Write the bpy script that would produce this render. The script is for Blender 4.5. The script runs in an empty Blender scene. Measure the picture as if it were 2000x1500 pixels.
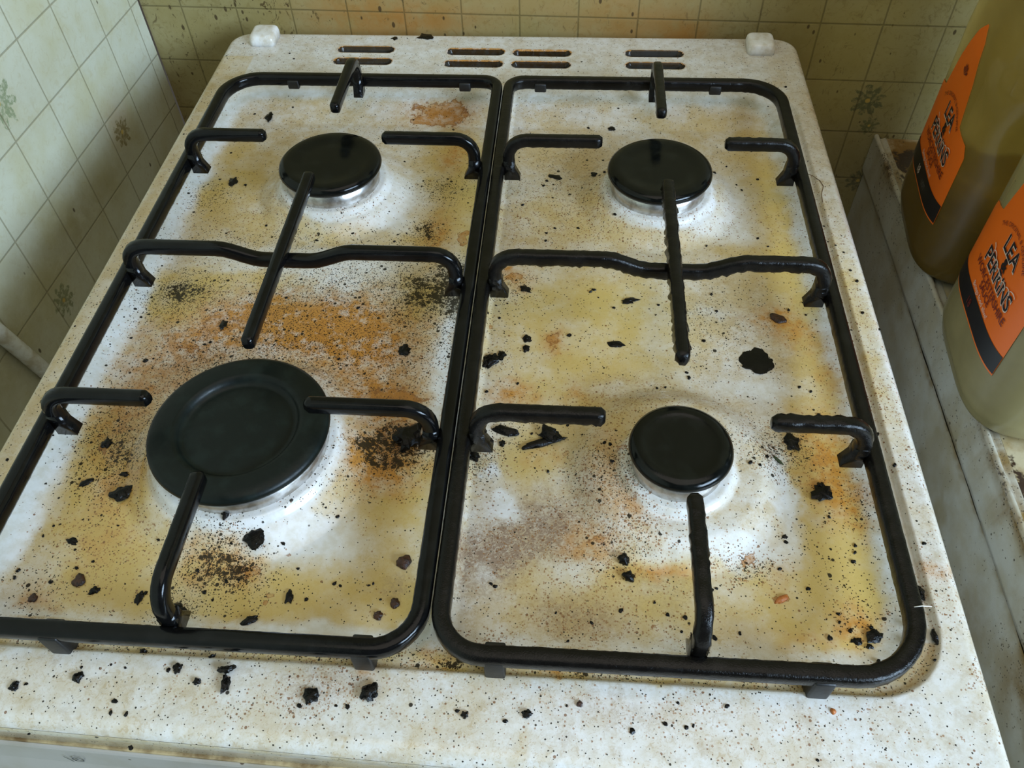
import bpy, bmesh, math, random
import numpy as np
from mathutils import Vector, Matrix
S = bpy.context.scene
COL = S.collection
rnd = random.Random(11)

# ---------------------------------------------------------------- camera, world, light
cam_d = bpy.data.cameras.new('camera'); cam = bpy.data.objects.new('camera', cam_d); COL.objects.link(cam)
cam_d.sensor_width = 36.0
cam_d.lens = 36.0 * 1606.69 / 2000.0
cam_d.clip_start = 0.01
cam.location = (0.3093, -0.0999, 0.3634)
cam.rotation_euler = (0.6927, 0.0239, 0.0678)
S.camera = cam
S.view_settings.view_transform = 'Standard'
S.view_settings.look = 'None'
S.view_settings.gamma = 1.0
S.view_settings.use_curve_mapping = False
S.view_settings.exposure = -0.08

world = bpy.data.worlds.new('kitchen_ambient'); S.world = world
world.use_nodes = True
world.node_tree.nodes['Background'].inputs[0].default_value = (1.0, 0.93, 0.80, 1)
world.node_tree.nodes['Background'].inputs[1].default_value = 0.06

def area(name, loc, target, sx, sy, power, color):
    d = bpy.data.lights.new(name, 'AREA'); d.shape = 'RECTANGLE'; d.size = sx; d.size_y = sy
    d.energy = power; d.color = color
    o = bpy.data.objects.new(name, d); COL.objects.link(o); o.location = loc
    o.rotation_euler = (Vector(target) - Vector(loc)).to_track_quat('-Z', 'Y').to_euler()
    return o
area('window_daylight', (1.55, -0.75, 0.72), (0.1, 0.35, 0.0), 0.9, 0.55, 58, (0.58, 0.78, 1.0))
area('ceiling_bounce', (0.50, 0.02, 1.40), (0.35, 0.20, 0.0), 1.2, 1.1, 6.2, (1.0, 0.91, 0.78))

# ---------------------------------------------------------------- helpers
def tag(o, label=None, cat=None, group=None, kind=None):
    if label: o['label'] = label
    if cat: o['category'] = cat
    if group: o['group'] = group
    if kind: o['kind'] = kind
    return o
def empty(name, loc=(0, 0, 0), rz=0.0):
    o = bpy.data.objects.new(name, None); COL.objects.link(o)
    o.location = loc; o.rotation_euler = (0, 0, rz); o.empty_display_size = 0.02
    return o
def link(name, me, mat=None, parent=None, smooth=True):
    o = bpy.data.objects.new(name, me); COL.objects.link(o)
    if mat is not None: me.materials.append(mat)
    if parent is not None: o.parent = parent
    if smooth: me.polygons.foreach_set('use_smooth', [True] * len(me.polygons))
    return o
def mesh_from(name, verts, faces):
    me = bpy.data.meshes.new(name); me.from_pydata([tuple(v) for v in verts], [], faces); me.update(); return me
def np_mesh(name, V, Q):
    me = bpy.data.meshes.new(name)
    me.vertices.add(len(V)); me.vertices.foreach_set('co', V.astype(np.float32).ravel())
    me.loops.add(Q.size); me.loops.foreach_set('vertex_index', Q.astype(np.int32).ravel())
    me.polygons.add(len(Q)); me.polygons.foreach_set('loop_start', np.arange(len(Q), dtype=np.int32) * 4)
    me.update(calc_edges=True); me.validate()
    return me
def color_attr(me, name, rgba):
    a = me.attributes.new(name, 'FLOAT_COLOR', 'POINT'); a.data.foreach_set('color', rgba.astype(np.float32).ravel())
def vnoise(x, y, scale, seed, octv=4):
    """value noise, about -1..1"""
    out = 0; amp = 1; tot = 0
    for k in range(octv):
        rs = np.random.RandomState(seed + k * 17); G = rs.rand(128, 128) * 2 - 1
        u = x * scale; v = y * scale; iu = np.floor(u).astype(int); iv = np.floor(v).astype(int)
        fu = u - iu; fv = v - iv; fu = fu * fu * (3 - 2 * fu); fv = fv * fv * (3 - 2 * fv)
        a = G[iu % 128, iv % 128]; b = G[(iu + 1) % 128, iv % 128]; c = G[iu % 128, (iv + 1) % 128]; d = G[(iu + 1) % 128, (iv + 1) % 128]
        out = out + amp * ((a * (1 - fu) + b * fu) * (1 - fv) + (c * (1 - fu) + d * fu) * fv)
        tot += amp; amp *= .55; scale *= 2.03
    return out / tot * 1.6
def sstep(a, b, x):
    t = np.clip((x - a) / (b - a), 0, 1); return t * t * (3 - 2 * t)

class NT:
    """small node-tree writer"""
    def __init__(s, name):
        s.m = bpy.data.materials.new(name); s.m.use_nodes = True; s.t = s.m.node_tree
        s.b = s.t.nodes['Principled BSDF']; s.out = s.t.nodes['Material Output']
    def n(s, typ, **kw):
        nd = s.t.nodes.new(typ)
        for k, v in kw.items():
            if k.startswith('i_'):
                key = k[2:].replace('_', ' '); s.put(nd.inputs[key], v)
            else: setattr(nd, k, v)
        return nd
    def put(s, sock, v):
        if isinstance(v, bpy.types.NodeSocket): s.t.links.new(v, sock)
        else: sock.default_value = v
    def math(s, op, a, b=0.0, c=0.0, clamp=False):
        nd = s.t.nodes.new('ShaderNodeMath'); nd.operation = op; nd.use_clamp = clamp
        for i, v in enumerate((a, b, c)): s.put(nd.inputs[i], v)
        return nd.outputs[0]
    def ramp(s, v, a, b, lo=0.0, hi=1.0):
        nd = s.t.nodes.new('ShaderNodeMapRange'); nd.interpolation_type = 'SMOOTHSTEP'
        for i, q in enumerate((v, a, b, lo, hi)): s.put(nd.inputs[i], q)
        return nd.outputs[0]
    def mix(s, f, a, b):
        nd = s.t.nodes.new('ShaderNodeMix'); nd.data_type = 'RGBA'
        s.put(nd.inputs[0], f)
        for i, v in ((6, a), (7, b)):
            s.put(nd.inputs[i], v if isinstance(v, bpy.types.NodeSocket) else (v[0], v[1], v[2], 1))
        return nd.outputs[2]
    def co(s, sc=(1, 1, 1)):
        tc = s.t.nodes.new('ShaderNodeTexCoord')
        if sc == (1, 1, 1): return tc.outputs['Object']
        mp = s.t.nodes.new('ShaderNodeMapping'); s.t.links.new(tc.outputs['Object'], mp.inputs[0]); mp.inputs['Scale'].default_value = sc
        return mp.outputs[0]
    def noise(s, scale, detail=4, rough=.55, co=None, dist=0.0):
        nd = s.n('ShaderNodeTexNoise', i_Scale=scale, i_Detail=detail, i_Roughness=rough, i_Distortion=dist)
        s.t.links.new(co if co is not None else s.co(), nd.inputs['Vector']); return nd.outputs[0]
    def vor(s, scale, co=None, rnd_=1.0):
        nd = s.n('ShaderNodeTexVoronoi', i_Scale=scale, i_Randomness=rnd_)
        s.t.links.new(co if co is not None else s.co(), nd.inputs['Vector'])
        sp = s.t.nodes.new('ShaderNodeSeparateColor'); s.t.links.new(nd.outputs['Color'], sp.inputs[0])
        return nd.outputs['Distance'], sp.outputs[0], sp.outputs[1]
    def specks(s, scale, dens, size=.35, co=None):
        """dots: present where the cell's random number < dens"""
        d, r, g = s.vor(scale, co)
        on = s.math('LESS_THAN', r, dens)
        rad = s.math('MULTIPLY_ADD', g, size, size * .35)
        return s.math('MULTIPLY', on, s.ramp(s.math('SUBTRACT', rad, d), 0.0, .10))
    def attr(s, name):
        a = s.n('ShaderNodeAttribute', attribute_name=name); sp = s.t.nodes.new('ShaderNodeSeparateColor'); s.t.links.new(a.outputs['Color'], sp.inputs[0])
        return sp.outputs[0], sp.outputs[1], sp.outputs[2], a.outputs['Alpha']
    def bump(s, h, strength=.3, dist=.001):
        nd = s.n('ShaderNodeBump', i_Strength=strength, i_Distance=dist); s.t.links.new(h, nd.inputs['Height'])
        s.t.links.new(nd.outputs[0], s.b.inputs['Normal']); return nd
    def set(s, **kw):
        for k, v in kw.items():
            key = {'col': 'Base Color', 'rough': 'Roughness', 'metal': 'Metallic', 'spec': 'Specular IOR Level', 'coat': 'Coat Weight', 'coatr': 'Coat Roughness', 'trans': 'Transmission Weight', 'sss': 'Subsurface Weight', 'ior': 'IOR'}[k]
            if key == 'Base Color' and isinstance(v, tuple): v = (v[0], v[1], v[2], 1)
            s.put(s.b.inputs[key], v)
        return s.m

# ---------------------------------------------------------------- dirt tables (kind, centre and radii in millimetres on the hob, strength); C clears grime, also painting in window light on the burner mounds
BLOBS='''Y 65 403 27.4 32.8 0.7
Y 43 371 19 21.7 0.5
Y 125 346 91.2 22.8 0.55
Y 177 339 43.1 24.8 0.55
Y 218 422 21.4 39 1
Y 229 379 18.6 35.6 0.8
Y 230 333 21.2 26.8 0.6
Y 86 289 51.7 9.2 0.8
Y 57 268 20.3 19.7 1.2
Y 222 287 21.8 29 0.9
Y 229 246 19.1 26.2 0.35
Y 54 149 26.1 44.2 0.7
Y 80 111 30.1 32.7 0.8
Y 79 72 38.7 23.4 0.45
Y 153 71 33 22.2 0.9
Y 194 69 42.6 14.9 0.9
Y 213 106 31.7 33 0.6
Y 229 70 19.9 18.6 0.8
Y 114 63 27.8 13.9 0.6
Y 229 137 16.5 26.1 0.5
Y 324 265 70.5 44.9 0.75
Y 334 366 79.1 45.3 0.5
Y 295 437 46.8 33.1 0.35
Y 451 395 27.2 72.1 0.75
Y 427 341 41.3 21.4 0.4
Y 458 298 39.1 29 0.5
Y 465 259 27.8 57.3 0.7
Y 465 205 20.2 34.6 0.8
Y 453 156 18.9 43.7 1
Y 451 113 25.4 38.5 1.1
Y 447 72 23.8 16.9 1.2
Y 420 73 38.4 20.8 0.6
Y 324 202 53.3 26.8 0.6
Y 294 154 25.1 23.6 0.6
Y 350 157 19.4 26.9 0.5
Y 313 74 36.9 21.1 0.55
Y 287 103 28.5 20.3 0.2
Y 362 75 19.5 21 0.5
Y 358 90 27.5 6.9 0.6
Y 401 95 15 11.2 0.5
Y 410 475 55.7 28.3 0.3
Y 106 502 42.8 31.3 0.25
Y 48 435 12.2 17.6 0.4
Y 149 413 23.4 39 0.1
Y 332 38 115.5 2.3 0.9
Y 171 39 91.2 2.5 0.6
Y 255 42 11.8 5.3 1
O 153 252 61.9 27.3 0.9
O 120 255 39.5 20.9 0.7
O 77 222 31.8 30.7 0.6
O 184 227 37.7 29.6 0.7
O 60 189 18.4 20.3 0.5
O 203 192 23.9 15.3 0.7
O 213 189 14.9 9.5 1
O 215 156 22.7 19.1 1.2
O 207 139 13.9 13.3 0.8
O 181 155 11.4 14 0.2
O 219 434 9.9 20 0.8
O 217 338 10.7 21.8 0.7
O 202 486 27 16.3 0.7
O 137 88 15.7 17.7 0.6
O 152 81 12.9 8.6 0.6
O 73 129 16.9 24.2 0.5
O 56 159 14.7 18.9 0.5
O 77 92 16 12.4 0.3
O 280 199 11.9 9.6 0.8
O 316 201 8.9 5.7 0.6
O 303 241 6.9 11 0.8
O 441 268 14.2 9.9 1
O 452 254 12.4 13.1 0.5
O 470 221 10.3 28 0.6
O 454 175 16.7 17.7 0.9
O 453 146 14.7 19.6 0.9
O 464 128 5.2 15.5 0.6
O 452 67 11.8 11.5 0.8
O 430 60 14.1 5 0.4
O 358 89 20 3.8 0.9
O 325 105 12.9 8.7 0.6
O 349 124 15.8 12.2 0.5
O 300 157 11.2 6.8 0.4
O 277 294 10.1 9.7 0.5
O 268 309 6.1 6 0.9
O 223 33 6.6 3.8 0.5
O 491 96 5.8 5 0.6
O 418 99 7.5 14.1 0.3
O 336 156 13.9 16.8 0.3
O 255 41 9.4 4.3 0.5
O 312 37 9.3 1.4 0.8
O 55 57 7.6 7.1 0.5
O 70 56 5 4.2 0.4
K 227 287 16.8 19.3 1.3
K 234 297 10.2 12.3 1.6
K 220 276 33.1 30.6 0.75
K 55 273 22.1 18.9 0.8
K 61 280 13.7 9.1 0.6
K 165 295 41 27.5 0.5
K 218 155 19.8 14.5 1.4
K 206 159 12.9 12.3 0.8
K 223 160 14.3 10.5 1.5
K 59 156 22 26.2 0.85
K 71 142 14.3 14.3 0.6
K 62 122 16.7 13.6 0.4
K 136 86 19.6 19.1 1
K 154 76 17.9 14.1 0.7
K 127 58 11.3 9.5 0.9
K 218 388 15.8 15.8 0.9
K 209 344 10.8 11.1 1.3
K 197 329 6.4 6.4 0.7
K 44 374 13.3 15.6 0.7
K 137 360 25.9 9.3 0.7
K 93 328 71.9 11.1 0.35
K 154 222 81.5 29.5 0.5
K 126 256 82.1 41.7 0.45
K 96 203 37.1 24.8 0.4
K 308 406 45.2 49.6 0.15
K 285 176 23 14.3 0.3
K 428 167 15.2 13.8 0.7
K 343 146 21.8 19.6 0.6
K 416 163 13.8 10.3 0.6
K 464 131 5.2 18.8 0.4
K 455 75 11.9 15.8 0.35
K 439 106 22.7 23.2 0.2
K 341 100 15.3 11.4 0.5
K 403 95 7.5 8.4 0.8
K 277 289 13.3 12 0.5
K 267 150 11.2 10.1 0.7
K 400 259 18.8 26.4 0.35
K 239 247 12.7 35 0.4
K 164 127 33 13 0.5
K 56 65 15.4 17.5 0.3
K 220 38 28.5 1.9 0.8
K 263 39 11.7 1.9 1.2
K 328 37 18.5 1.4 0.8
B 339 146 24.6 22.9 1
B 263 156 14.1 20.4 0.8
B 422 164 16.5 17.1 0.8
B 346 106 25.7 17.4 0.8
B 321 67 24.3 12.8 0.8
B 278 52 16.7 6.2 0.8
B 369 65 14.4 15.2 0.5
B 211 22 18.2 9.1 0.8
B 180 15 33.9 6.8 0.4
B 377 361 71.1 33.6 0.35
B 305 365 54.1 45.4 0.4
B 401 98 15.1 11.3 1
B 489 200 11.3 15.1 0.6
B 494 159 10.6 20.3 0.4
B 486 86 14.2 21.7 0.45
B 496 45 6.6 6 0.9
B 302 104 38.8 23.2 0.5
B 135 247 71.4 45.3 0.6
B 187 215 37.1 32.8 0.7
B 104 195 48.9 28.3 0.5
B 21 416 11.9 136.8 0.2
B 82 92 31.9 24.8 0.5
B 108 356 66.6 23.4 0.4
B 481 295 15.9 96.2 0.4
B 369 20 109 10.7 0.3
B 351 195 35 15 0.6
G 297 107 28.6 14.6 0.9
G 269 94 14.1 14.2 1.1
G 301 122 21.3 15.3 0.7
G 283 94 15.3 11.3 0.8
G 318 64 19.4 12.7 0.7
G 339 140 21.6 19.2 0.7
G 206 22 15.9 8 0.6
G 342 206 26.7 11.6 0.5
G 398 201 40.8 15.2 0.3
G 437 235 36.3 33.2 0.3
G 271 77 17.5 10.8 0.5
G 358 82 17.3 10.7 0.4
G 417 277 41.6 27.6 0.35
G 233 80 10.1 8.3 0.6
G 323 419 76.3 38.1 0.25
G 497 128 15.2 37.2 0.3
G 332 20 26.4 6.5 0.3
R 93 248 13.8 7.4 1.1
R 85 237 7.1 6.3 0.9
R 81 225 7 4 0.8
R 212 194 18.6 8.5 0.9
R 200 190 11.9 3.8 0.8
R 204 488 25 13.4 0.9
R 196 475 16.5 7.3 0.7
R 237 338 3.9 10.8 1.2
R 277 297 5.4 4.4 1
R 303 240 5 11 0.75
R 418 80 4.4 2.4 1
R 328 108 5.2 3.5 0.7
R 404 100 3 6.2 1
R 401 90 4.5 2.2 0.9
R 349 127 4.2 3.1 0.8
R 263 255 2.9 3.5 1
R 174 88 2.1 2.3 0.5
R 169 67 5.5 2.2 0.8
R 155 81 7.2 4.6 0.7
R 311 161 2.8 2.7 0.9
R 342 159 3.3 3.4 0.8
R 359 60 3.8 2.5 0.6
R 54 148 2.9 2.2 0.6
R 422 167 3.9 4.1 0.6
R 491 97 3.9 3.4 0.4
R 217 163 17.2 17.7 0.7
C 278 128 6.5 6.9 1.5
C 283 118 6.9 4.9 1.5
C 273 146 4.4 4.6 1.2
C 275 85 6.6 6.6 0.5
C 320 91 12.6 8.3 0.6
C 170 106 37.3 13.8 1.1
C 183 93 28.7 11.7 0.8
C 133 110 8.1 6.3 0.6
C 169 310 52.2 15.5 0.9
C 153 284 20.3 14.7 0.5
C 187 371 22.3 29.5 0.8
C 162 347 32.7 12.4 0.8
C 422 210 32.3 8.5 0.8
C 427 141 5.9 28.9 1.1
C 399 106 22.9 10.4 1.2
C 371 99 20.2 8.5 0.5
C 342 206 17.8 4.6 0.5
C 428 380 14.4 34.9 0.8
C 397 351 31.5 16.4 0.8
C 342 419 11.4 38.1 0.3
C 233 271 8.5 60.3 0.4
C 237 230 8.1 37.7 0.8
C 239 194 6 22.9 0.5
C 480 134 5.2 63.3 0.6
C 203 50 48.5 3.5 0.7
C 498 284 5 140.7 0.5
C 464 220 11.8 8 0'''
CRUMBS=[
(223.7,164.3,14.9,15.5,3,'k',9,"large domed lump of burnt food below the front left burner's right prong"),
(265.4,224.0,12.5,9.1,52,'k',4,'torn black flake beside the left bar of the right pan support'),
(271.8,229.3,7.4,5.1,62,'k',3,"small knobbly black bit touching the torn flake by the right pan support's left bar"),
(299.4,166.0,26.5,5.5,20,'k',4,"long twig-like strip of charred food under the front right burner's left prong"),
(303.4,170.8,14.2,9.6,-27,'k',6,'wedge of shiny charred food lying on the long twig-like strip'),
(279.0,172.8,15.2,5.6,-12,'k',4,'row of fused black crumbs just under the front left prong of the right pan support'),
(423.9,231.5,16.9,18.9,3,'k',1.5,'wide flat black flake like a splat, behind the front right burner'),
(446.7,140.3,9.5,11.3,-36,'k',4,'squarish shiny black chunk on the yellow grease right of the front right burner'),
(446.8,145.7,3.7,3.9,3,'k',3,'round black bead behind the squarish chunk on the yellow grease'),
(435.7,172.9,11.1,7.1,-72,'k',4,'leaf-shaped black flake under the right prong of the front right burner'),
(76.8,120.1,11.0,9.1,15,'k',4,'rough dark brown clump on the front left of the hob beside the largest burner'),
(157.5,95.6,9.4,11.9,27,'k',3,'ragged black square of char in front of the largest burner'),
(441.4,267.9,10.5,6.8,-27,'b',2.5,'dark oval crumb in an orange stain near the right bar'),
(340.7,241.7,9.3,4.7,-4,'k',2,'thin black crumb in the middle of the right half of the hob'),
(286.3,235.8,3.7,5.5,3,'k',2,'small black crumb, nearer of the two beside the brown patch'),
(286.2,243.9,5.6,5.6,70,'k',2,'small black crumb, farther of the two beside the brown patch'),
(127.8,56.4,8.2,7.5,26,'k',5,'black flake half under the front prong of the left pan support'),
(164.4,54.6,8.2,3.9,28,'k',3,'black sliver just behind the front bar of the left pan support'),
(106.4,63.4,4.0,7.3,-5,'k',2.5,'black oblong chip left of the front prong of the left pan support'),
(73.3,70.5,6.2,7.0,3,'b',3,'round brown bead ringed with grease near the front left corner'),
(83.1,65.8,4.8,3.6,15,'k',2,'oval black crumb beside the round brown bead'),
(54.1,59.9,4.1,4.6,3,'b',2.5,'brown crumb farthest left beside the front bar'),
(212.4,231.1,6.9,7.6,3,'k',3,'smooth black pebble-like crumb between the two left burners'),
(350.2,279.7,4.9,9.2,-77,'k',2,'dark slanted seed-like crumb left of the long middle rod'),
(282.7,288.1,7.3,5.0,-31,'k',2,"black pointed crumb just in front of the right support's cross bar"),
(449.1,61.0,4.3,3.7,-19,'k',2,'black crumb in the yellow pool, leftmost of three by the front right corner'),
(457.7,63.7,6.7,5.1,22,'k',2.5,'biggest of the three black crumbs in the front right yellow pool'),
(454.1,58.7,3.0,2.7,3,'k',2,'smallest of the three black crumbs in the front right yellow pool'),
(229.7,20.6,8.1,7.6,3,'k',6,'biggest glossy black lump on the white front edge of the hob'),
(203.8,18.0,6.0,6.2,24,'k',4,'knobbly black lump left of the biggest one on the front edge'),
(164.6,21.5,3.9,7.9,3,'k',5,'upright black flake on the front edge, under another flake'),
(164.6,27.0,6.7,3.7,14,'k',4,'black flake lying across the top of an upright one on the front edge'),
(141.2,27.0,3.7,5.3,3,'k',3,"black oval crumb on the front edge below the left support's prong"),
(121.0,34.4,3.6,3.5,3,'k',3,'black chip on the front edge close under the left pan support'),
(151.7,21.4,3.4,3.0,25,'k',2.5,'three-pointed black crumb on the front edge'),
(154.2,33.6,4.0,2.2,44,'k',2,'thin black sliver on the front edge close to the pan support'),
(97.3,20.5,4.2,4.4,3,'k',3,'round black crumb on the left end of the front edge'),
(70.5,14.7,3.7,3.9,3,'k',3,'black crumb at the far left of the front edge'),
(298.9,16.2,3.7,3.2,3,'k',3,'black crumb in the middle of the front edge, right of centre'),
(272.5,14.4,3.1,3.0,3,'k',3,'black crumb in the middle of the front edge, left of its neighbour'),
(321.7,22.1,2.7,2.8,3,'b',2.5,'dark crumb with a brown smudge on the front edge'),
(342.6,96.4,5.6,5.6,3,'k',5,'round glossy black bead in front of the smallest burner'),
(345.0,87.4,5.5,4.9,3,'k',5,'round glossy black bead nearest the front below another bead'),
(225.2,60.7,4.9,4.4,3,'b',3,'brown-black crumb near the lower right corner of the left support'),
(232.3,67.3,4.5,5.3,3,'b',3,'knobbly brown crumb near the lower right corner of the left support'),
(233.3,88.9,7.0,6.9,37,'b',4,'dark red-brown crumb beside the middle bar near the front'),
(140.8,106.4,3.8,7.5,3,'k',3,'black chip close in front of the largest burner'),
(53.6,127.0,8.0,3.3,32,'k',2,'black splinter on the brown stain left of the largest burner'),
(54.5,152.9,5.6,5.7,-34,'k',3,'black triangular chip left of the largest burner'),
(73.5,132.6,5.1,2.8,3,'k',2,'short black splinter left of the largest burner'),
(94.3,247.0,4.3,7.4,3,'k',3,'black crumb in the middle of the orange rust mark'),
(57.9,393.0,5.4,9.7,2,'k',2.5,'black crumb left of the rear left burner'),
(63.8,478.2,5.5,11.4,2,'k',2.5,'black crumb near the rear left corner of the hob tray'),
(176.7,596.6,11.6,9.0,-14,'k',2,'brown-black seed lying on the white rear edge'),
(149.2,593.2,5.1,5.1,55,'k',1.5,'tiny black bit on the rear edge left of the seed'),
(298.2,407.8,10.2,4.9,-17,'k',1.5,'pair of thin black splinters left of the rear right burner'),
(326.6,405.7,4.5,5.6,2,'k',2,'black crumb close beside the rear right burner'),
(339.9,471.5,5.2,4.9,2,'k',2,'small black crumb behind the rear right burner'),
(480.5,83.9,3.8,6.5,3,'k',5,'black flake pressed against the outer side of the right bar near the front'),
(473.0,68.1,3.3,3.1,3,'k',4,'black bit inside the right bar near the front corner'),
(472.0,59.0,3.2,4.5,3,'k',4,'black bit tucked inside the front right corner of the support'),
(481.7,62.0,2.3,6.6,3,'k',4,'black strip tucked outside the front right corner of the support'),
(261.2,154.1,6.4,8.6,39,'k',4,'shiny black crumb against the lower left bar of the right support'),
(180.5,67.3,3.5,6.0,3,'k',2.5,'curled black crumb on the yellow grease in front of the largest burner'),
(417.8,80.0,7.5,3.4,30,'o',3,'orange crumb of food right of the front prong'),
(429.7,25.4,2.2,2.6,3,'o',2,'orange-red crumb on the right part of the front edge'),
(426.6,159.3,7.1,1.7,-49,'g',1.5,'dark green sprig right of the smallest burner'),
(60.5,91.5,5.6,3.3,-5,'k',2,'flat black crumb near the left edge of the tray'),
(276.8,164.2,3.4,3.8,3,'k',3,'black bead under the row of fused crumbs')]
SMALL={'tiny black crumb on the tray floor between the two left burners':[(39,251),(39,233),(59,217),(177,266),(189,283),(197,306),(173,222),(224,225),(197,238),(128,273),(90,232),(87,230),(55,215),(54,181)],
'tiny black crumb in front of the largest burner':[(181,83),(153,75),(147,74),(146,92),(171,95),(131,79),(189,116),(195,113),(218,76),(225,69),(220,77),(201,76),(204,75),(138,68),(143,64),(189,67),(47,100),(44,94),(50,101),(69,77),(59,69),(40,74),(40,70),(64,87),(76,81),(106,94),(81,102),(109,66)],
'tiny black crumb around the rear left burner':[(81,489),(51,481),(90,430),(183,423),(192,389),(197,340),(190,331),(141,357),(160,336),(182,359),(136,329),(68,390),(47,396),(96,344)],
'tiny black crumb around the rear right burner':[(290,397),(292,403),(334,405),(341,356),(294,344),(294,336),(359,354),(425,425),(430,403),(446,410),(460,410),(438,344),(444,336),(403,335),(276,374),(322,472),(359,483),(415,415),(433,397),(316,350),(300,349)],
'tiny black crumb on the tray behind the smallest burner':[(272,274),(265,272),(268,261),(327,289),(330,282),(325,287),(340,273),(368,277),(366,268),(404,273),(394,247),(449,276),(459,283),(283,208),(369,209),(364,208),(382,221),(383,217),(446,213),(452,210),(454,193),(265,201),(402,288),(459,272),(312,248),(269,284)],
'tiny black crumb around and in front of the smallest burner':[(293,172),(303,147),(296,149),(313,179),(333,163),(336,162),(337,151),(410,154),(415,153),(420,160),(448,127),(424,111),(424,114),(458,111),(457,107),(455,102),(431,86),(419,96),(385,83),(387,84),(363,69),(327,63),(278,80),(280,79),(310,67),(316,53),(341,70),(357,75),(443,74),(443,70),(457,68),(447,66),(369,61),(384,59),(437,62),(456,51),(396,62),(371,68)],
'tiny black crumb on the white front edge of the hob':[(117,26),(110,27),(118,11),(118,6),(125,6),(82,-3),(75,16),(97,25),(200,14),(216,15),(221,15),(290,13),(316,21),(364,25),(370,16),(367,15),(344,12),(358,16),(385,25),(420,5),(310,-2),(129,-6),(137,26),(187,2),(269,16)],
'tiny black crumb on the white right edge of the hob':[(481,177),(484,155),(488,109),(479,51),(480,522),(483,425),(482,352),(485,329),(489,322),(490,305),(492,295),(482,336),(482,255),(498,255),(490,267)],
'tiny black crumb on the white left edge of the hob':[(11,175),(13,181),(10,134),(25,154),(6,234),(17,299),(7,441),(15,581),(67,556),(61,565),(16,382),(22,332)],
}

# ---------------------------------------------------------------- materials
def mat_hob():
    m = NT('soiled_white_enamel')
    Y, O, K, G = m.attr('stain_a'); B, R, C, W = m.attr('stain_b')
    inv = m.math('SUBTRACT', 1.0, C, clamp=True)
    n1 = m.noise(45, 6, .6); n2 = m.noise(160, 5, .65); n3 = m.noise(420, 4, .7, dist=1.5); n4 = m.noise(15, 3, .5)
    col = m.mix(m.ramp(n2, .35, .7), (.71, .70, .685), (.62, .585, .52))
    # all-over beige grime
    g0 = m.math('MULTIPLY', m.ramp(n1, .40, .66), m.math('MULTIPLY', inv, m.math('MULTIPLY', W, .75)))
    col = m.mix(m.math('MULTIPLY', g0, .8), col, (.50, .38, .20))
    fib = m.math('MULTIPLY', m.ramp(n3, .52, .62), m.math('MULTIPLY', inv, m.ramp(n1, .35, .6, .15, .65)))
    col = m.mix(m.math('MULTIPLY', fib, W), col, (.40, .28, .14))
    mo = m.math('MULTIPLY', m.ramp(m.noise(85, 6, .72), .50, .68), m.math('MULTIPLY', inv, .42))
    col = m.mix(mo, col, (.37, .275, .16))
    # yellow grease
    yf = m.math('MULTIPLY', m.math('MULTIPLY', Y, m.ramp(n1, .15, .6, .65, 1.1)), inv, clamp=True)
    col = m.mix(m.math('MULTIPLY', yf, .92), col, (.53, .365, .095))
    # grey fibrous smear
    gf = m.math('MULTIPLY', G, m.ramp(n3, .36, .62, .25, .9), clamp=True)
    col = m.mix(m.math('MULTIPLY', gf, inv), col, (.25, .17, .12))
    # amber burnt-on film, grainy
    of = m.math('MULTIPLY', O, m.ramp(n2, .32, .66, .35, 1.2), clamp=True)
    col = m.mix(m.math('MULTIPLY', of, inv), col, (.46, .20, .035))
    # rust crust with a hard ragged edge
    rf = m.ramp(m.math('ADD', R, m.math('MULTIPLY', m.math('SUBTRACT', m.noise(110, 6, .7), .5), 1.3)), .50, .58)
    redge = m.math('MULTIPLY', rf, m.ramp(m.math('ADD', R, m.math('MULTIPLY', m.math('SUBTRACT', m.noise(110, 6, .7), .5), 1.3)), .56, .68, 1.0, 0.0))
    col = m.mix(m.math('MULTIPLY', rf, m.ramp(n2, .35, .65, .35, .85)), col, (.40, .17, .035))
    col = m.mix(m.math('MULTIPLY', redge, .7), col, (.17, .055, .015))
    # brown specks
    bs = m.specks(520, m.math('MULTIPLY_ADD', B, .55, m.math('MULTIPLY', inv, .022)), .32)
    col = m.mix(m.math('MULTIPLY', bs, .85), col, (.17, .065, .02))
    bs2 = m.specks(1100, m.math('MULTIPLY_ADD', B, .6, m.math('MULTIPLY', O, .4)), .5)
    col = m.mix(m.math('MULTIPLY', bs2, .7), col, (.26, .11, .03))
    # soot: fine and coarse black grains, denser towards solid char; also carries the painted dark of the slots
    k1 = m.math('MAXIMUM', m.specks(1350, m.math('MULTIPLY_ADD', K, .60, m.math('MULTIPLY', inv, .05)), .5), m.specks(640, m.math('MULTIPLY_ADD', K, .28, m.math('MULTIPLY', inv, .012)), .34))
    k2 = m.specks(330, m.math('MULTIPLY_ADD', K, .26, m.math('MULTIPLY', inv, .006)), .34)
    k3 = m.ramp(m.math('ADD', K, m.math('MULTIPLY', m.math('SUBTRACT', m.math('MULTIPLY_ADD', n2, .4, m.math('MULTIPLY', m.noise(520, 4, .7), .6)), .5), 3.6)), 1.16, 1.34)
    kk = m.math('MAXIMUM', m.math('MAXIMUM', k1, k2), k3, clamp=True)
    col = m.mix(m.math('MULTIPLY', kk, .95), col, (.012, .009, .005))
    hb = m.math('ADD', m.math('MULTIPLY', n3, .35), m.math('ADD', m.math('MULTIPLY', kk, .8), m.math('MULTIPLY', rf, .5)))
    m.bump(m.math('ADD', hb, m.math('MULTIPLY', n2, .6)), .28, .0006)
    m.set(col=col, rough=m.ramp(n1, .3, .7, .12, .30), spec=m.math('SUBTRACT', .5, m.math('MULTIPLY', kk, .3)), coat=m.math('SUBTRACT', .35, m.math('MULTIPLY', kk, .25)), coatr=.06)
    return m.m

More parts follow.
